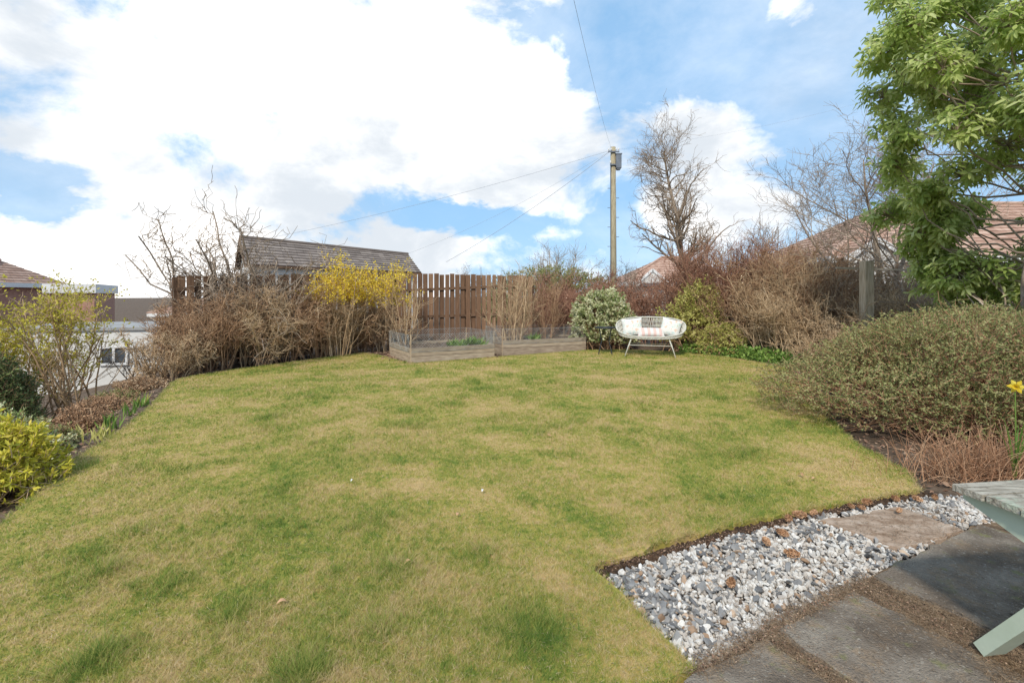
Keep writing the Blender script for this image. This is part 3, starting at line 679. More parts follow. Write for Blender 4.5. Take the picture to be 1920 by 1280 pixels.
# ------------------------------------------------------------ sage table in the corner
def corner_table():
    ox, oy = 1.69, 1.86; yaw = math.radians(8); c, s = math.cos(yaw), math.sin(yaw)
    t = thing("wooden_table", "sage green wooden table with weathered slatted top", "table", (ox, oy, 0))
    def W(p):
        p = A(p, float); return np.stack([ox + p[..., 0] * c - p[..., 1] * s, oy + p[..., 0] * s + p[..., 1] * c, p[..., 2] + 0 * p[..., 0]], -1)
    b = MB()
    for i in range(8):
        y_ = -.055 - i * .112
        b.beam(W((0 + R.normal() * .004, y_, .618)), W((1.25, y_, .618)), .103, .024, a=R.random())
    part(t, "slatted_top", b, M['weather'])
    for xx in (.06, 1.15):
        b = MB(); prof = [(-.01, .604), (-.01, .575), (-.30, .47), (-.60, .47), (-.89, .575), (-.89, .604)]
        n = len(prof); vs = [W((xx - .02, p_[0], p_[1])) for p_ in prof] + [W((xx + .02, p_[0], p_[1])) for p_ in prof]
        b.add(vs, [(i, (i + 1) % n, n + (i + 1) % n, n + i) for i in range(n)], .5)
        b.f.append(A([5, 4, 3, 2, 1, 0]) + 0); b.k.append(A([6])); b.f.append(A([6, 7, 8, 9, 10, 11])); b.k.append(A([6]))
        part(t, "bearer", b, M['green'])
        for (ya, yb) in ((-.05, -.42), (-.85, -.48)):
            b = MB(); b.beam(W((xx + .045, ya, 0.022)), W((xx + .045, yb, .56)), .045, .095, up=W((1, 0, 0)) - W((0, 0, 0))); 
            part(t, "leg", b, M['green'])
    b = MB(); b.beam(W((.1, -.45, .35)), W((1.1, -.45, .35)), .04, .09); part(t, "stretcher", b, M['green'])
corner_table()

# ------------------------------------------------------------ utility pole and cables
t = thing("utility_pole", "weathered wooden telegraph pole with grey junction box", "utility pole", (4.19, 20, -.1))
b = MB(); b.tube([(4.19, 20, -.1), (4.19, 20, 3), (4.18, 20, 7.5)], [.145, .13, .105], 14); part(t, "pole_shaft", b, M['pole'], True)
b = MB(); b.box((4.38, 19.93, 6.88), (.22, .24, .56)); b.box((4.38, 19.93, 7.18), (.26, .28, .04)); b.box((4.38, 19.93, 6.57), (.14, .18, .06)); part(t, "junction_box", b, M['greybox'])
b = MB(); b.box((4.18, 19.87, 7.28), (.46, .05, .05)); part(t, "bracket", b, M['greybox'])
b = MB(); b.box((4.18, 19.87, 6.75), (.3, .05, .05)); part(t, "bracket", b, M['greybox'])
for (dx, dz) in ((-.2, 7.33), (-.1, 7.33), (.1, 7.33), (.2, 7.33), (-.13, 6.8)):
    b = MB(); b.tube([(4.18 + dx, 19.87, dz), (4.18 + dx, 19.87, dz + .05), (4.18 + dx, 19.87, dz + .1)], [.02, .035, .02], 8); part(t, "insulator", b, M['white'])
b = MB(); b.tube([(4.06, 19.9, 2), (4.06, 19.9, 6.9)], .02, 6); part(t, "cable_conduit", b, M['greybox'])
for k in range(7):
    b = MB(); sg = 1 if k % 2 else -1; b.tube([(4.19, 20, 3.4 + k * .4), (4.19 + sg * .24, 20, 3.4 + k * .4)], .012, 5); part(t, "step_bolt", b, M['greybox'])
def cable(a_, b_, sag, r=.006):
    a_ = A(a_, float); b_ = A(b_, float); tt = np.linspace(0, 1, 25)[:, None]; P = a_ * (1 - tt) + b_ * tt; P[:, 2] -= (sag * 4 * tt * (1 - tt))[:, 0]
    mb_ = MB(); mb_.tube(P, r, 5); o = obj("overhead_cable", mb_.mesh("overhead_cable", tuple(a_)), M['cable'], base=tuple(a_)); o["label"] = "thin dark cable strung from the pole"; o["category"] = "cable"; o["group"] = "cables strung from the pole"
top = (4.1, 19.87, 7.35)
cable(top, (-21.5, 25.0, 2.9), .55, .006)
cable(top, (-3.0, 22, 2.9), .2, .008)
cable(top, (-4.9, 22.8, 3.35), .3, .004)
cable(top, (-.2, 2.0, 4.6), .25, .0025)
cable((4.25, 19.87, 7.35), (28, 30, 15.5), .6, .003)

# ------------------------------------------------------------ houses
def slope(b, e0, e1, r1, r0, rows, cols, th=.035):
    e0, e1, r1, r0 = [A(q, float) for q in (e0, e1, r1, r0)]
    nrm = unit(np.cross(e1 - e0, r0 - e0 + (r1 - e1) * .001)); 
    if nrm[2] < 0: nrm = -nrm
    for j in range(rows):
        ta, tb = j / rows, (j + 1.15) / rows; tb = min(tb, 1)
        for i in range(cols):
            sa, sb = i / cols, (i + .985) / cols
            def P(s_, t_): return (e0 * (1 - s_) + e1 * s_) * (1 - t_) + (r0 * (1 - s_) + r1 * s_) * t_
            lo = nrm * (th + .003 * (i % 2)); hi = nrm * .004
            v = [P(sa, ta) + lo, P(sb, ta) + lo, P(sb, tb) + hi, P(sa, tb) + hi, P(sa, ta) - nrm * .01, P(sb, ta) - nrm * .01]
            b.add(v, [(0, 1, 2, 3), (4, 5, 1, 0)], R.random())
def quad(b, *p, a=.5): b.add(list(p), [tuple(range(len(p)))], a)
t = thing("tiled_outbuilding", "outbuilding with grey brown tiled roof behind the fence", "building", (-7, 19, 0))
rl, rr_ = (-10.15, 18.0, 3.53), (-4.9, 22.8, 3.30); el, er = (-9.02, 16.35, 2.42), (-4.0, 21.3, 2.38)
bl, br = (-11.3, 19.7, 2.42), (-5.8, 24.3, 2.38)
b = MB(); slope(b, el, er, rr_, rl, 9, 26); slope(b, br, bl, rl, rr_, 9, 26)
part(t, "roof", b, M['tilegrey'])
b = MB(); b.tube([A(rl) + A([0, 0, .03]), A(rr_) + A([0, 0, .03])], .07, 6); part(t, "ridge_tiles", b, M['tilegrey'])
b = MB()
i_ = lambda p, z: (p[0] * .95 + -7.5 * .05, p[1] * .95 + 20.3 * .05, z)
quad(b, i_(el, -.1), i_(er, -.1), i_(er, 2.35), i_(el, 2.35)); quad(b, i_(bl, -1), i_(el, -1), i_(el, 2.35), i_(rl, 3.4), i_(bl, 2.35)); quad(b, i_(br, -.1), i_(er, -.1), i_(er, 2.33), i_(rr_, 3.2), i_(br, 2.33)); quad(b, i_(bl, -1), i_(br, -1), i_(br, 2.35), i_(bl, 2.35))
part(t, "wall", b, M['render'])
b = MB(); b.beam(A(el) - A([0, 0, .06]), A(rl) - A([0, 0, .06]), .04, .12); b.beam(A(rl) - A([0, 0, .06]), A(bl) - A([0, 0, .06]), .04, .12); b.beam(A(el) + A([0, -.04, -.04]), A(er) + A([0, -.04, -.04]), .08, .08); part(t, "fascia", b, M['fencerail'])

def window(t, b0, du, w, h, z):
    du = A(du); n_ = A([du[1], -du[0]]);
    if n_[1] > 0: n_ = -n_
    fr = MB(); c0 = A(b0) + n_ * .02
    for s_ in (-1, 0, 1):
        q = c0 + du * s_ * w / 2; fr.beam((q[0], q[1], z - h / 2), (q[0], q[1], z + h / 2), .05, .06, up=(du[0], du[1], 0))
    for s_ in (-1, 1):
        q0 = c0 - du * (w / 2 + .03); q1 = c0 + du * (w / 2 + .03); fr.beam((q0[0], q0[1], z + s_ * (h / 2 + .03)), (q1[0], q1[1], z + s_ * (h / 2 + .03)), .07, .06)
    part(t, "window_frame", fr, M['white'])
    g = MB(); q0 = A(b0) + n_ * .008 - du * w / 2; q1 = A(b0) + n_ * .008 + du * w / 2
    quad(g, (q0[0], q0[1], z - h / 2), (q1[0], q1[1], z - h / 2), (q1[0], q1[1], z + h / 2), (q0[0], q0[1], z + h / 2))
    part(t, "window_pane", g, M['glass'])

t = thing("flat_roof_garage", "low white rendered garage with flat grey roof", "garage", (-12, 13.6, -1.4))
b = MB(); c = [(-14.2, 12.8), (-10.15, 14.0), (-11.2, 17.6), (-15.25, 16.4)]
for k in range(4):
    a_, e_ = c[k], c[(k + 1) % 4]; quad(b, (*a_, -1.6), (*e_, -1.6), (*e_, .38), (*a_, .38))
part(t, "wall", b, M['render'])
b = MB(); cc = A(c); m_ = cc.mean(0); c2 = m_ + (cc - m_) * 1.03
b.add([(*p_, .382) for p_ in c2] + [(*p_, .46) for p_ in c2], [(3, 2, 1, 0), (4, 5, 6, 7), (0, 1, 5, 4), (1, 2, 6, 5), (2, 3, 7, 6), (3, 0, 4, 7)]); part(t, "flat_roof", b, M['felt'])
du = unit(A([4.05, 1.2])); window(t, (-11.25, 13.674), du, .62, .42, -.33)

def hip_house(name, label, x0, x1, y0, y1, zb, ze, zr, rx0, rx1, wallm, rows=16, cols=40, wins=()):
    t = thing(name, label, "house", ((x0 + x1) / 2, (y0 + y1) / 2, zb), "bungalows beyond the garden")
    yc = (y0 + y1) / 2; o = .4; b = MB()
    E = [(x0 - o, y0 - o, ze), (x1 + o, y0 - o, ze), (x1 + o, y1 + o, ze), (x0 - o, y1 + o, ze)]; r0, r1 = (rx0, yc, zr), (rx1, yc, zr)
    slope(b, E[0], E[1], r1, r0, rows, cols); slope(b, E[3], E[0], r0, r0, rows, cols // 2); slope(b, E[1], E[2], r1, r1, rows, cols // 2); quad(b, E[2], E[3], r0, r1)
    part(t, "roof", b, M['tilered'])
    b = MB(); b.tube([A(r0) + A([0, 0, .04]), A(r1) + A([0, 0, .04])], .1, 6); b.tube([A(E[0]) + A([0, 0, .04]), A(r0) + A([0, 0, .04])], .1, 6); b.tube([A(E[1]) + A([0, 0, .04]), A(r1) + A([0, 0, .04])], .1, 6); part(t, "ridge_tiles", b, M['tilered'])
    b = MB(); P = [(x0, y0), (x1, y0), (x1, y1), (x0, y1)]
    for k in range(4):
        a_, e_ = P[k], P[(k + 1) % 4]; quad(b, (*a_, zb), (*e_, zb), (*e_, ze + .05), (*a_, ze + .05))
    part(t, "wall", b, wallm)
    b = MB()
    for k in range(4):
        b.beam(A(E[k]) - A([0, 0, .11]), A(E[(k + 1) % 4]) - A([0, 0, .11]), .04, .26)
    part(t, "fascia", b, M['white'])
    for (wx, wz, ww, wh) in wins: window(t, (wx, y0), (1, 0), ww, wh, wz)
    return t
t = hip_house("bungalow", "bungalow with red brown hipped tile roof and white trim", 13.3, 31, 20, 27, -.1, 2.95, 5.8, 18.1, 26, M['render'], wins=[(17.6, 1.9, 1.4, 1.0)])
b = MB(); slope(b, (13.1, 19.0, 2.85), (13.1, 22.5, 2.85), (14.4, 22.5, 3.65), (14.4, 19.0, 3.65), 6, 10); slope(b, (15.7, 22.5, 2.85), (15.7, 19, 2.85), (14.4, 19, 3.65), (14.4, 22.5, 3.65), 6, 10)
part(t, "porch_roof", b, M['tilered'])
b = MB(); b.beam((13.1, 18.98, 2.78), (14.4, 18.98, 3.58), .04, .2); b.beam((15.7, 18.98, 2.78), (14.4, 18.98, 3.58), .04, .2); part(t, "bargeboard", b, M['white'])
b = MB(); quad(b, (13.3, 19.1, -.1), (15.5, 19.1, -.1), (15.5, 19.1, 2.85), (14.4, 19.1, 3.5), (13.3, 19.1, 2.85)); part(t, "porch_gable", b, M['render'])
t = hip_house("bungalow", "distant bungalow with red tile roof and white gable", 7.7, 15, 32, 39, -.1, 2.25, 4.15, 11.0, 12.4, M['render'], rows=10, cols=24)
b = MB(); quad(b, (8.2, 31.3, 2.2), (10.0, 31.3, 2.2), (9.1, 31.3, 3.0)); part(t, "gable_panel", b, M['render'])
b = MB(); b.beam((8.1, 31.25, 2.2), (9.1, 31.25, 3.05), .05, .16); b.beam((10.1, 31.25, 2.2), (9.1, 31.25, 3.05), .05, .16); part(t, "bargeboard", b, M['white'])
hip_house("bungalow", "brick house with red tiled hipped roof downhill", -42, -29.2, 26, 31, -1.4, 2.1, 3.45, -36, -30.2, M['brick'], rows=9, cols=24)
t = thing("brick_extension", "brick extension with flat roof and white fascia", "building", (-22.6, 25, -1.4), None)
b = MB(); P = [(-22.7, 23.6), (-20.9, 24.2), (-23.0, 28), (-24.9, 27.5)]
for k in range(4):
    a_, e_ = P[k], P[(k + 1) % 4]; quad(b, (*a_, -1.5), (*e_, -1.5), (*e_, 1.5), (*a_, 1.5))
part(t, "wall", b, M['brick'])
b = MB(); cc = A(P); m_ = cc.mean(0); c2 = m_ + (cc - m_) * 1.12
b.add([(*p_, 1.5) for p_ in c2] + [(*p_, 1.95) for p_ in c2], [(3, 2, 1, 0), (4, 5, 6, 7), (0, 1, 5, 4), (1, 2, 6, 5), (2, 3, 7, 6), (3, 0, 4, 7)]); part(t, "fascia", b, M['white'])
hip_house("bungalow", "small distant house with red roof beyond the garage", -29.5, -22.5, 40, 46, -1.4, -.1, 1.0, -27, -25, M['brick'], rows=8, cols=16)

# ------------------------------------------------------------ shrubs along the fence
G1 = "bare shrubs along the fence"
specs = [(-5.95, 8.3, .85, .7), (-5.95, 8.9, 1.3, .7), (-5.7, 9.2, 1.7, .7), (-5.25, 9.8, 1.8, .7), (-4.9, 10.3, 1.8, .7), (-4.5, 10.9, 1.8, .7), (-4.15, 11.4, 1.6, .7), (-3.65, 12.0, 1.4, .65)]
for i, (x, y, h, s_) in enumerate(specs):
    twig_shrub("bare_shrub", "tangled leafless brown shrub against the timber fence", "shrub", x, y, h, s_, M['twig'] if i % 3 else M['twigtan'], 30, 220, 1000, 1400, .24, group=G1, base_r=.35, thick=1.9, up=.02, leafm=M['straw'], nleaf=300, leafL=.035)
twig_shrub("forsythia", "forsythia with yellow blossom leaning on the fence", "shrub", -3.95, 11.0, 2.3, .75, M['twigtan'], 24, 130, 500, 500, .15, M['flowery'], 4200, .055, (.55, 1.2), "forsythia bushes in flower", base_r=.25, thick=1.6, leafname="blossom")
twig_shrub("forsythia", "tall forsythia sprays with yellow blossom above the fence", "shrub", -3.15, 12.0, 2.3, .42, M['twigtan'], 18, 100, 350, 400, .14, M['flowery'], 3000, .055, (.5, 1.2), "forsythia bushes in flower", base_r=.2, thick=1.6, leafname="blossom")
twig_shrub("contorted_hazel", "contorted hazel with curling bare branches above the fence", "tree", -5.75, 10.1, 4.1, 1.2, M['twiggrey'], 11, 130, 450, 350, .5, None, 0, r0=.034, thick=3.0, up=.15, base_r=.2, lean=(.03, 0), asp=(1.3, .6))
twig_shrub("contorted_hazel", "smaller twisted hazel with curling bare twigs", "tree", -6.2, 9.8, 3.3, .8, M['twiggrey'], 8, 90, 280, 240, .5, None, 0, r0=.028, thick=2.8, up=.15, base_r=.2, lean=(-.03, 0))
G2 = "upright bare shrubs by the raised beds"
twig_shrub("bare_shrub", "upright bare multi-stem shrub beside the raised bed", "shrub", -2.45, 11.3, 1.95, .55, M['twigtan'], 12, 50, 130, 120, .1, r0=.014, group=G2, thick=1.5)
twig_shrub("bare_shrub", "upright bare shrub with fanned tips by the fence", "shrub", .02, 12.0, 2.35, .75, M['twigtan'], 14, 90, 320, 380, .12, r0=.016, group=G2, thick=1.5)
twig_shrub("bare_shrub", "thin bare shrub growing in front of the fence", "shrub", .9, 12.9, 1.9, .6, M['twig'], 14, 80, 250, 250, .14, r0=.014, group=G2, thick=1.6)
G3 = "reddish hedge plants beyond the beds"
for i, (x, y, h) in enumerate([(1.3, 15.4, 2.2), (2.3, 14.6, 2.2), (3.2, 14.3, 2.15), (4.1, 13.9, 2.1), (1.5, 13.9, 1.7), (2.4, 13.5, 1.65), (5.0, 13.6, 2.3)]):
    twig_shrub("berberis_hedge", "dense dark reddish bare hedge shrub", "hedge", x, y, h, .85, M['twigred'], 30, 200, 1000, 1500, .2, M['twigred'], 1800, .045, (0.1, 1.1), G3, base_r=.5, thick=2.2)
leafy_bush("evergreen_hedge", "clipped olive brown hedge beyond the fence", "hedge", (1.5, 17.6), (2.8, 1.0), 2.55, M['leafbush'], M['twig'], 3000, 12, .06, .6, .2, 5, .03)
G4 = "tall bare hedge shrubs by the seat"
for i, (x, y, h, mm) in enumerate([(4.9, 12.8, 2.6, 'twigred'), (5.5, 12.6, 3.0, 'twigred'), (6.2, 12.3, 3.1, 'twigred'), (5.7, 11.4, 2.5, 'twig'), (6.9, 11.8, 2.85, 'twig'), (6.2, 10.9, 2.3, 'twigtan'), (7.0, 11.0, 2.5, 'twig'), (5.8, 10.6, 1.7, 'twigtan'), (7.9, 11.2, 2.4, 'twigtan'), (8.8, 11.5, 2.35, 'twig'), (6.7, 10.3, 2.1, 'twig'), (9.6, 11.2, 2.3, 'twigtan')]):
    twig_shrub("bare_hedge_shrub", "tall leafless brown twiggy shrub in the hedge", "shrub", x, y, h, .8, M[mm], 36, 240, 1150, 1500, .18, M['straw'], 600, .04, (.1, 1.1), G4, base_r=.45, thick=2.1)
for i, (x, y, h) in enumerate([(7.3, 9.9, 2.0), (7.7, 9.3, 1.9), (8.4, 9.7, 2.0), (6.4, 9.6, 1.7), (9.0, 9.0, 2.0), (6.1, 9.2, 1.1), (6.9, 8.7, 1.1)]):
    twig_shrub("climbing_shrub", "tangled pale brown climber stems on the trellis", "shrub", x, y, h, .7, M['twigtan'] if i % 2 else M['twiggrey'], 24, 180, 800, 900, .28, M['straw'], 400, .04, (0, 1), "bare climbers by the trellis", base_r=.4, thick=1.7, up=.0)
for (x, y, h) in [(1.5, 22, 3.9), (2.4, 23, 3.8), (-1.8, 21, 2.7), (-.8, 21, 2.6), (8.9, 17.5, 4.4), (6.0, 24, 3.4)]:
    twig_shrub("distant_bare_tree", "leafless young tree beyond the garden boundary", "tree", x, y, h, h * .42, M['twiggrey'], 8, 90, 350, 500, .16, r0=.03, group="bare trees beyond the garden", thick=2.4, base_r=.1)

def bare_tree(name, label, x, y, H, spread, m, lean=(0, 0), n=(26, 150, 700, 1800), crown0=.25, rtr=.1, droop=0, thick=1, group=None, ntr=1, seed=5, div=.28):
    g = np.random.default_rng(seed)
    z = gz(x, y); t = thing(name, label, "tree", (x, y, z), group); b = MB()
    st = np.repeat(A([[x, y, z]]), ntr, 0) + g.normal(size=(ntr, 3)) * A([.05, .05, 0]); dr = np.repeat(A([[lean[0], lean[1], 1.]]), ntr, 0)
    for q in range(1, ntr): an = q * 2 * pi / max(1, ntr - 1) + .5; dr[q, :2] += A([math.cos(an), math.sin(an)]) * div
    p0, q0 = grow(st, dr, H * np.r_[.9, g.uniform(.62, .8, ntr - 1)], np.r_[rtr, np.full(ntr - 1, rtr * .7)], .18, 12, .07, .05)
    b.tubes(p0, q0, 10); part(t, "trunk", b, M['bark'], True)
    b = MB(); p, d, r, tt = kids(p0, q0, n[0], crown0, 1.7)
    p1, q1 = grow(p, d, spread * (1.25 - tt) * R.uniform(.6, 1.15, n[0]) * 1.5, r * .5, .3, 9, .14, .05 - droop)
    b.tubes(p1, q1, 5)
    p, d, r, tt = kids(p1, q1, n[1], .15, .9); p2, q2 = grow(p, d, spread * .45 * R.uniform(.5, 1.2, n[1]), r * .6, .35, 7, .17, .05); b.tubes(p2, q2, 4)
    p, d, r, tt = kids(p2, q2, n[2], .1, .9); p3, q3 = grow(p, d, spread * .22 * R.uniform(.5, 1.2, n[2]), np.maximum(r * .6, .004 * thick), .5, 5, .2, .04); b.tubes(p3, q3, 3)
    p, d, r, tt = kids(p3, q3, n[3], .1, .9); p4, q4 = grow(p, d, spread * .11 * R.uniform(.5, 1.3, n[3]), np.full(n[3], .0032 * thick), .6, 3, .2, .02); b.tubes(p4, q4, 3)
    part(t, "crown", b, m, True)
bare_tree("bare_tree", "leafless upright garden tree with spreading crown behind hedge", 5.05, 14.2, 6.3, 1.55, M['twiggrey'], n=(46, 320, 1300, 2200), thick=1.3, rtr=.12, crown0=.34, ntr=1)
bare_tree("bare_tree", "pale leafless tree with fine drooping twigs by the evergreen", 8.6, 11.4, 5.7, 2.4, M['twiggrey'], n=(56, 400, 1800, 2800), thick=1.2, rtr=.08, droop=.03, crown0=.36, ntr=4, div=.2)

leafy_bush("variegated_shrub", "rounded evergreen shrub with creamy white variegated leaves", "shrub", (2.35, 12.7), (.80, .6), 1.66, M['leafvar'], M['twig'], 1500, 14, .075, .5, .16, 2, .18, over=.3)
leafy_bush("variegated_shrub", "golden variegated evergreen shrub behind the loveseat", "shrub", (4.65, 12.1), (.85, .6), 1.65, M['leafgold'], M['twig'], 1300, 12, .065, .5, .18, 3, .28, over=.3)
leafy_bush("variegated_shrub", "low golden leaved shrub beside the seat", "shrub", (4.95, 11.3), (.55, .4), .8, M['leafgold'], M['twig'], 500, 12, .06, .5, .14, 4, .26)
b = MB(); n = 5200; p = np.c_[R.uniform(4.1, 6.1, n), R.uniform(9.6, 12, n)]; p = p[~inside(p[:, 0], p[:, 1], lawn)]; n = len(p)
b.leaves(np.c_[p, R.random(n) ** 2 * .22], unit(rdir(n) + A([0, -.2, .5])), R.uniform(.05, .09, n), .05)
struct("ivy_ground_cover", b, M['ivy'], "low green ivy leaves at the hedge foot", kind="stuff")

leafy_bush("heather_bush", "large rounded evergreen bush with small green leaves and reddish stems", "bush", (4.95, 5.25), (1.70, 1.50), 1.16, M['leafbush'], M['rust'], 8500, 14, .027, .55, .14, 9, .13, .60, zfloor=.05, wild=.62, over=.32, nst=320)
leafy_bush("heather_bush", "large rounded evergreen bush beside the trellis", "bush", (6.6, 7.0), (1.5, 1.3), 1.28, M['leafbush'], M['rust'], 3400, 13, .032, .55, .14, 10, .16, .62, wild=.6, over=.3)
b = MB(); n = 900
st = np.c_[R.normal(3.75, .32, n), R.normal(3.76, .11, n), np.full(n, -.08)]
p1, q1 = grow(st, np.c_[R.normal(size=n) * .42, R.normal(size=n) * .35 - .1, R.uniform(.7, 1.2, n)], R.uniform(.18, .48, n), np.full(n, .003), .4, 5, .16, 0, .28)
b.tubes(p1, q1, 3)
t = thing("dry_perennial", "clump of dry reddish brown stalks at the bush foot", "plant", (3.75, 3.7, -.08)); part(t, "stalks", b, M['rust'])
def daffodil(x, y, h, label):
    z = gz(x, y) + .03; t = thing("daffodil", label, "flower", (x, y, z), "daffodils by the bush")
    b = MB(); b.tube([(x, y, z), (x + .01, y, z + h * .6), (x - .005, y - .01, z + h)], [.005, .004, .0035], 6); part(t, "stem", b, M['ivy'])
    b = MB(); n = 9; a_ = R.random(n) * 2 * pi; L_ = h * R.uniform(.5, .8, n)
    for i in range(n):
        dx, dy = math.cos(a_[i]) * .12, math.sin(a_[i]) * .12; w = .009; sx, sy = -math.sin(a_[i]) * w, math.cos(a_[i]) * w; v = []
        for k in range(5):
            tt = k / 4; ww = 1 - tt ** 3; c_ = A([x + dx * tt ** 1.5 * (1 + tt) * .6, y + dy * tt ** 1.5 * (1 + tt) * .6, z + L_[i] * tt])
            v += [c_ - A([sx, sy, 0]) * ww, c_ + A([sx, sy, 0]) * ww]
        b.add(v, [(2 * k, 2 * k + 1, 2 * k + 3, 2 * k + 2) for k in range(4)])
    part(t, "leaves", b, M['ivy'])
    hd = A([x - .005, y - .02, z + h]); ax_ = unit(A([-.75, -.6, .1])); s1 = unit(np.cross(ax_, A([0, 0, 1.]))); s2 = np.cross(s1, ax_)
    b = MB()
    for i in range(6):
        a = i * pi / 3; r_ = s1 * math.cos(a) + s2 * math.sin(a); q_ = -s1 * math.sin(a) + s2 * math.cos(a)
        b.add([hd, hd + r_ * .03 + q_ * .015, hd + r_ * .055 + ax_ * .004, hd + r_ * .03 - q_ * .015], [(0, 1, 2, 3)])
    part(t, "petals", b, M['flowery'])
    b = MB(); rr2 = [.008, .011, .013, .021]; v = []
    for k in range(4):
        for i in range(10):
            a = i * pi / 5; v.append(hd + ax_ * k * .013 + (s1 * math.cos(a) + s2 * math.sin(a)) * rr2[k])
    b.add(v, [(k * 10 + i, k * 10 + (i + 1) % 10, (k + 1) * 10 + (i + 1) % 10, (k + 1) * 10 + i) for k in range(3) for i in range(10)]); part(t, "trumpet", b, M['flowery'])
daffodil(3.74, 3.60, .74, "yellow daffodil in bloom at the bush edge")
daffodil(3.90, 3.58, .66, "yellow daffodil beside another at the bush edge")

def evergreen_tree(x, y):
    z = gz(x, y); t = thing("evergreen_tree", "tall glossy-leaved evergreen tree with whorled leaves", "tree", (x, y, z))
    g = np.random.default_rng(31)
    cl = []
    while len(cl) < 165:
        h = g.uniform(1.3, 6.3); hh = (h - 4.0) / 4.3
        ro = 1.75 * max(0, 1 - abs(hh) ** 2.4) ** .5
        a = g.random() * 2 * pi; rr = ro * (g.random() ** .4); cx, cy = x + rr * math.cos(a), y + rr * math.sin(a)
        if cx < x - .35 - .48 * (h - 1.3): continue
        if cx < 5.0: continue
        cl.append((cx, cy, h))
    cl = A(cl)
    b = MB(); p0, q0 = grow(A([[x, y, z], [x + .15, y, z], [x - .1, y + .1, z]]), A([[0, 0, 1.], [.25, .1, 1.], [-.15, -.1, 1]]), A([5.6, 4.6, 4.8]), A([.065, .05, .05]), .3, 12, .08, .03)
    b.tubes(p0, q0, 8); part(t, "trunk", b, M['bark'], True)
    b = MB(); ml = []
    for c_ in cl:
        j = R.integers(0, 3); hz = max(.6, c_[2] - R.uniform(.5, 1.2)); k = np.argmin(abs(p0[j, :, 2] - hz)); s_ = p0[j, k]
        tt = np.linspace(0, 1, 7)[:, None]; cv = s_ * (1 - tt) + c_ * tt; cv[:, 2] -= (.25 * np.sin(tt * pi))[:, 0]; cv[1:-1] += R.normal(size=(5, 3)) * .04; ml.append(cv)
    ml = A(ml); b.tubes(ml, np.repeat(np.linspace(.018, .007, 7)[None], len(ml), 0), 5)
    tips = []; NT = 34
    for c_ in cl:
        n = NT; d = rdir(n); rad = R.uniform(.30, .44) * (.5 + .5 * R.random(n)); tp = c_ + d * rad[:, None] * A([1, 1, .85]) + A([0, 0, .05]); tips.append(tp)
    T = np.concatenate(tips); C_ = np.repeat(cl, NT, 0)
    tt = np.linspace(0, 1, 4)[None, :, None]; cv = C_[:, None] * (1 - tt) + T[:, None] * tt; cv[:, 1:3] += R.normal(size=(len(T), 2, 3)) * .03
    b.tubes(cv, np.repeat(np.linspace(.006, .003, 4)[None], len(T), 0), 3); part(t, "branches", b, M['twiggrey'], True)
    lb = MB(); nl = 10; n = len(T); axd = unit(unit(T - C_) * 1.0 + A([0, 0, .35]) + R.normal(size=(n, 3)) * .3)
    s1 = unit(np.cross(axd, rdir(n))); s2 = np.cross(axd, s1); ba = R.random(n) * 6.28; bc = R.random(n)
    for k in range(nl):
        a = ba + k * 2.4; e = .75 - 1.1 * k / nl; D = (s1 * np.cos(a)[:, None] + s2 * np.sin(a)[:, None]) + axd * (e + R.normal(size=(n, 1)) * .15) + A([0, 0, -.25])
        D = unit(D); L_ = R.uniform(.085, .135, n); off = -axd * (.014 * k)
        sd = unit(np.cross(D, axd)); up = np.cross(sd, D); w = L_ * .17; P = T + off
        def q(f_, s_, dr): return P + D * (L_ * f_)[:, None] + sd * (w * s_)[:, None] + up * (L_ * dr)[:, None] + A([0, 0, -1]) * (L_ * f_ * f_ * .22)[:, None]
        V = np.stack([q(.05, 0, 0), q(.35, -1, .05), q(.75, -.9, .05), q(1, 0, 0), q(.75, .9, .05), q(.35, 1, .05)], 1)
        base_i = (np.arange(n) * 6)[:, None]; F = np.concatenate([base_i + A([[0, 1, 2, 3]]), base_i + A([[0, 3, 4, 5]])])
        av = np.clip(bc * .5 + .2 * R.random(n) + (.40 if k < 4 else 0) * (bc > .25) , 0, 1)
        lb.add(V.reshape(-1, 3), F, np.repeat(av, 6))
    part(t, "foliage", lb, M['leafrhodo'])
evergreen_tree(6.85, 6.3)

t = thing("garden_trellis", "rustic timber trellis with square post and rails", "trellis", (6.6, 9.0, -.08))
for i, (x, y, h, w_) in enumerate([(6.60, 9.0, 2.0, .16), (9.2, 9.2, 1.9, .1)]):
    b = MB(); b.beam((x, y, -.1), (x, y, h), w_, w_, up=(1, 0, 0)); part(t, "post", b, M['post'] if i == 0 else M['fencerail'])
b = MB(); b.beam((6.1, 9.10, 1.88), (9.2, 9.3, 1.80), .03, .035); b.beam((6.60, 9.10, 1.25), (9.2, 9.3, 1.2), .03, .035)
part(t, "rails", b, M['twiggrey'])

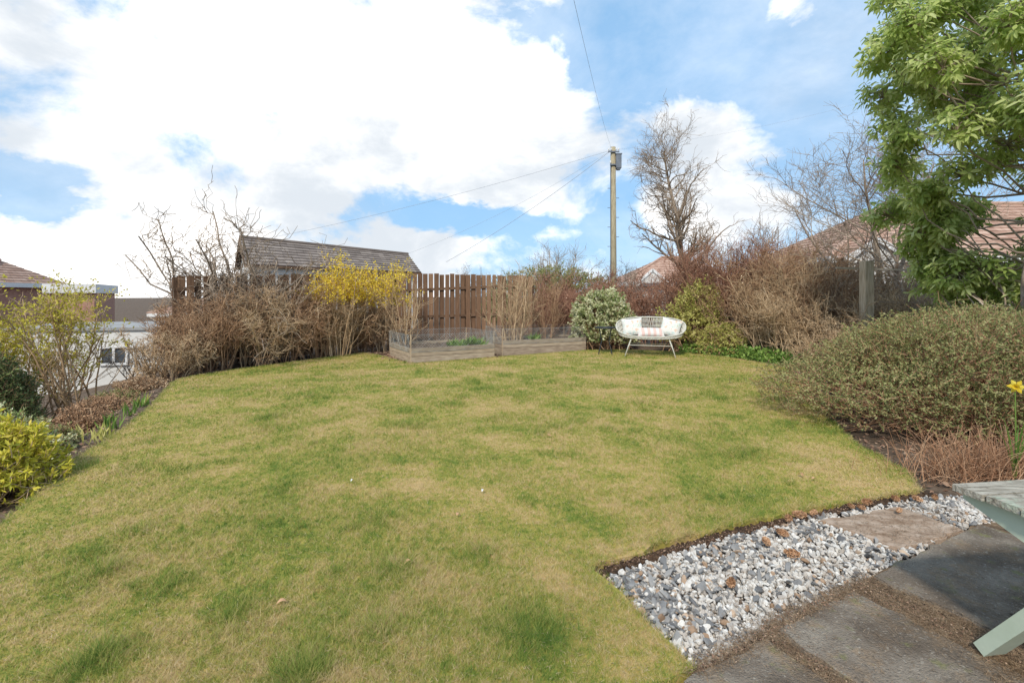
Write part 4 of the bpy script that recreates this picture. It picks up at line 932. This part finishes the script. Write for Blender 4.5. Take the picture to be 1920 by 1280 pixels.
# ------------------------------------------------------------ left side planting
twig_shrub("yellow_shrub", "open shrub with fresh yellow green leaves", "shrub", -7.1, 7.9, 2.0, 1.15, M['twigtan'], 12, 90, 350, 450, .2, M['leafyel'], 3200, .05, (.45, 1.1), "yellow leaved shrubs on the bank", r0=.018, thick=1.5, base_r=.3)
twig_shrub("yellow_shrub", "dense yellow green shrub above the dark conifer", "shrub", -8.0, 7.6, 1.35, 1.2, M['twigtan'], 16, 120, 600, 900, .2, M['leafyel'], 12000, .055, (.3, 1.1), "yellow leaved shrubs on the bank", r0=.02, thick=1.5, base_r=.4)
twig_shrub("bare_shrub", "leafless grey shrub on the sloping bank", "shrub", -6.6, 8.6, .6, .7, M['twiggrey'], 10, 60, 220, 250, .25, r0=.014, group="bare shrubs on the bank", thick=1.6)
leafy_bush("conifer_bush", "dark green conifer bush on the bank", "bush", (-6.9, 6.1), (.85, .8), .9, M['leafdark'], M['twig'], 2600, 16, .05, .3, .18, 12, .12)
leafy_bush("green_bush", "dark leafy bush below the yellow shrub", "bush", (-7.8, 7.0), (.9, .8), .45, M['leafdark'], M['twig'], 1500, 14, .05, .4, .18, 13, .12)
leafy_bush("lime_shrub", "low yellow green evergreen shrub at the lawn edge", "shrub", (-3.86, 3.42), (.55, .5), .46, M['leaflime'], M['twigtan'], 1200, 15, .05, .36, .1, 14, .14, wild=.5, over=.3)
leafy_bush("variegated_ground_shrub", "low cream edged shrub in the flower bed", "shrub", (-4.7, 4.4), (.65, .4), .28, M['leafvar'], M['twig'], 700, 12, .04, .5, .09, 15, .2)
for i, (x, y, r_, h, mm) in enumerate([(-4.95, 5.5, .38, .10, 'twig'), (-5.4, 6.4, .4, .05, 'twig'), (-5.75, 7.5, .4, .12, 'straw'), (-5.75, 7.0, .4, .0, 'leafbush'), (-5.5, 5.6, .4, -.05, 'leafbush'), (-4.5, 4.7, .28, .08, 'leafbush')]):
    leafy_bush("low_perennial", "low brown dormant plant in the flower bed", "plant", (x, y), (r_, r_ * .8), h, M[mm], M['twig'], 320, 9, .03, .5, .08, 20 + i, .2, group="dormant plants in the border")
def shoots(x, y, n, h):
    z = gz(x, y); b = MB(); q = np.c_[R.normal(x, .05, n), R.normal(y, .05, n), np.full(n, z)]
    b.leaves(q, unit(R.normal(size=(n, 3)) * .3 + A([0, 0, 1])), h * R.uniform(.6, 1.1, n), .022)
    o = obj("iris_shoots", b.mesh("iris_shoots", (x, y, z)), M['ivy' if R.random() < .5 else 'leafgold'], base=(x, y, z)); o["label"] = "pale green iris shoots emerging from soil"; o["category"] = "plant"; o["group"] = "iris shoots in the border"
for (x, y) in [(-4.15, 4.9), (-4.3, 5.15), (-4.5, 5.35), (-4.55, 5.75), (-4.0, 4.65), (-4.75, 6.2), (-4.85, 6.35), (-4.62, 5.1)]: shoots(x, y, 16, .2)
b = MB(); p = np.c_[R.uniform(-8, -3, 6000), R.uniform(2.5, 9.5, 6000)]; p = p[~inside(p[:, 0], p[:, 1], lawn)]; n = len(p)
b.leaves(np.c_[p, hgt(p[:, 0], p[:, 1]) + .02 * R.random(n)], unit(R.normal(size=(n, 3)) * A([1, 1, .2])), R.uniform(.02, .06, n), .022)
p = np.c_[R.uniform(2.7, 6, 4000), R.uniform(3.4, 9.5, 4000)]; p = p[~inside(p[:, 0], p[:, 1], lawn)]; n = len(p)
b.leaves(np.c_[p, -.05 + .02 * R.random(n)], unit(R.normal(size=(n, 3)) * A([1, 1, .2])), R.uniform(.02, .06, n), .022)
struct("leaf_litter", b, M['mulch'], "dead leaf fragments over the border soil", kind="stuff")

# ------------------------------------------------------------ world
w = bpy.data.worlds.new("World"); scene.world = w; w.use_nodes = True
nt = w.node_tree; N = nt.nodes; Lk = nt.links; bg = N["Background"]
el_, az = math.radians(44), math.atan2(-.32, -.95)
sky = N.new("ShaderNodeTexSky"); sky.sky_type = 'NISHITA'; sky.sun_disc = False; sky.sun_elevation = el_; sky.sun_rotation = az; sky.air_density = 1.0; sky.dust_density = .6; sky.ozone_density = 1.5
tc = N.new("ShaderNodeTexCoord"); nrmn = N.new("ShaderNodeVectorMath"); nrmn.operation = 'NORMALIZE'; Lk.new(tc.outputs["Generated"], nrmn.inputs[0]); D = nrmn.outputs[0]
def MT(op, a, c=None, cl=False):
    q = N.new("ShaderNodeMath"); q.operation = op; q.use_clamp = cl
    for i, x in enumerate((a, c)):
        if x is None: continue
        if isinstance(x, (int, float)): q.inputs[i].default_value = x
        else: Lk.new(x, q.inputs[i])
    return q.outputs[0]
def noise(scale, detail, rough, loc=(0, 0, 0), st=(1, 1, 1.6), dist=.25):
    mp = N.new("ShaderNodeMapping"); mp.inputs["Location"].default_value = loc; mp.inputs["Scale"].default_value = st; Lk.new(D, mp.inputs[0])
    n = N.new("ShaderNodeTexNoise"); n.inputs["Scale"].default_value = scale; n.inputs["Detail"].default_value = detail; n.inputs["Roughness"].default_value = rough; n.inputs["Distortion"].default_value = dist; Lk.new(mp.outputs[0], n.inputs["Vector"]); return n
wn = noise(5, 6, .6, (11, 4, 2)); ws = N.new("ShaderNodeVectorMath"); ws.operation = 'SUBTRACT'; Lk.new(wn.outputs["Color"], ws.inputs[0]); ws.inputs[1].default_value = (.5, .5, .5)
wm = N.new("ShaderNodeVectorMath"); wm.operation = 'SCALE'; wm.inputs[3].default_value = .20; Lk.new(ws.outputs[0], wm.inputs[0])
wd_ = N.new("ShaderNodeVectorMath"); wd_.operation = 'ADD'; Lk.new(D, wd_.inputs[0]); Lk.new(wm.outputs[0], wd_.inputs[1]); DW = wd_.outputs[0]
def bump(u_, v_, r, wgt, sx=1, sy=1):
    c = Vector((u_, 1, v_)).normalized()
    sb = N.new("ShaderNodeVectorMath"); sb.operation = 'SUBTRACT'; Lk.new(DW, sb.inputs[0]); sb.inputs[1].default_value = c
    sc = N.new("ShaderNodeVectorMath"); sc.operation = 'MULTIPLY'; Lk.new(sb.outputs[0], sc.inputs[0]); sc.inputs[1].default_value = (1 / sx, 1 / sx, 1 / sy)
    ln = N.new("ShaderNodeVectorMath"); ln.operation = 'LENGTH'; Lk.new(sc.outputs[0], ln.inputs[0])
    mr = N.new("ShaderNodeMapRange"); mr.interpolation_type = 'SMOOTHSTEP'; mr.inputs[1].default_value = 0; mr.inputs[2].default_value = r; mr.inputs[3].default_value = wgt; mr.inputs[4].default_value = 0
    Lk.new(ln.outputs["Value"], mr.inputs[0]); return mr.outputs[0]
val = MT('ADD', MT('MULTIPLY', noise(4.2, 12, .60).outputs[0], 1.2), -.145)
blobs = [(-.65, .36, .60, .31, 1, 1), (-.15, .38, .50, .33, 1, 1), (.0, .30, .30, .16, 1, 1), (-.9, .10, .30, .24, 1.3, .6), (-.22, .07, .14, .24, 1.4, .7), (.44, .25, .24, .38, 1, 1), (.56, .60, .12, .30, 1, 1), (-.5, .26, .25, .12, 1, 1),
         (-.475, .345, .08, -.34, 1, .8), (-1.03, .24, .13, -.50, 1.2, .6), (-.10, .165, .14, -.53, 1.9, .45), (-.40, .14, .10, -.28, 1.6, .5), (.15, .50, .10, -.24, 1, 1), (.12, .25, .08, -.16, 1, 1), (.75, .45, .35, -.24, 1, 1), (.27, .5, .18, -.26, 1, 1), (.24, .16, .12, -.2, 1, 1)]
for bl_ in blobs: val = MT('ADD', val, bump(*bl_))
mr = N.new("ShaderNodeMapRange"); mr.interpolation_type = 'SMOOTHSTEP'; mr.inputs[1].default_value = .45; mr.inputs[2].default_value = .72; Lk.new(val, mr.inputs[0])
haze = noise(1.8, 8, .62, (3, 1, 2)).outputs[0]; hz = N.new("ShaderNodeMapRange"); hz.inputs[1].default_value = .38; hz.inputs[2].default_value = .72; hz.inputs[3].default_value = .06; hz.inputs[4].default_value = .52; Lk.new(haze, hz.inputs[0])
cf = MT('MAXIMUM', mr.outputs[0], hz.outputs[0])
sk = N.new("ShaderNodeMix"); sk.data_type = 'RGBA'; sk.inputs[0].default_value = .75; Lk.new(sky.outputs[0], sk.inputs[6]); sk.inputs[7].default_value = (1.95, 4.1, 6.7, 1)
cn = N.new("ShaderNodeMapRange"); cn.interpolation_type = 'SMOOTHSTEP'; cn.inputs[1].default_value = .38; cn.inputs[2].default_value = .64; Lk.new(noise(2.2, 10, .6, (7, 3, 1)).outputs[0], cn.inputs[0])
cc_ = N.new("ShaderNodeMix"); cc_.data_type = 'RGBA'; Lk.new(cn.outputs[0], cc_.inputs[0]); cc_.inputs[6].default_value = (5.2, 5.6, 6.05, 1); cc_.inputs[7].default_value = (10.6, 10.3, 9.9, 1)
mx = N.new("ShaderNodeMix"); mx.data_type = 'RGBA'; Lk.new(cf, mx.inputs[0]); Lk.new(sk.outputs[2], mx.inputs[6]); Lk.new(cc_.outputs[2], mx.inputs[7])
Lk.new(mx.outputs[2], bg.inputs[0]); bg.inputs[1].default_value = .15

sd = Vector((math.sin(az) * math.cos(el_), math.cos(az) * math.cos(el_), math.sin(el_)))
L = bpy.data.lights.new("sun", 'SUN'); L.energy = 4.0; L.angle = math.radians(5); L.color = (1, .94, .84)
so = bpy.data.objects.new("sun", L); COL.objects.link(so); so.rotation_euler = (-sd).to_track_quat('-Z', 'Y').to_euler(); so.location = (-10, -10, 20)

cam = bpy.data.cameras.new("camera"); cam.lens = 17; cam.sensor_width = 36; cam.shift_y = -85 / 1920; cam.clip_end = 2000; cam.clip_start = .05
co = bpy.data.objects.new("camera", cam); COL.objects.link(co); co.location = (0, 0, 1.35); co.rotation_euler = (pi / 2, 0, 0)
scene.camera = co
scene.view_settings.view_transform = 'Standard'; scene.view_settings.look = 'None'; scene.view_settings.exposure = 0
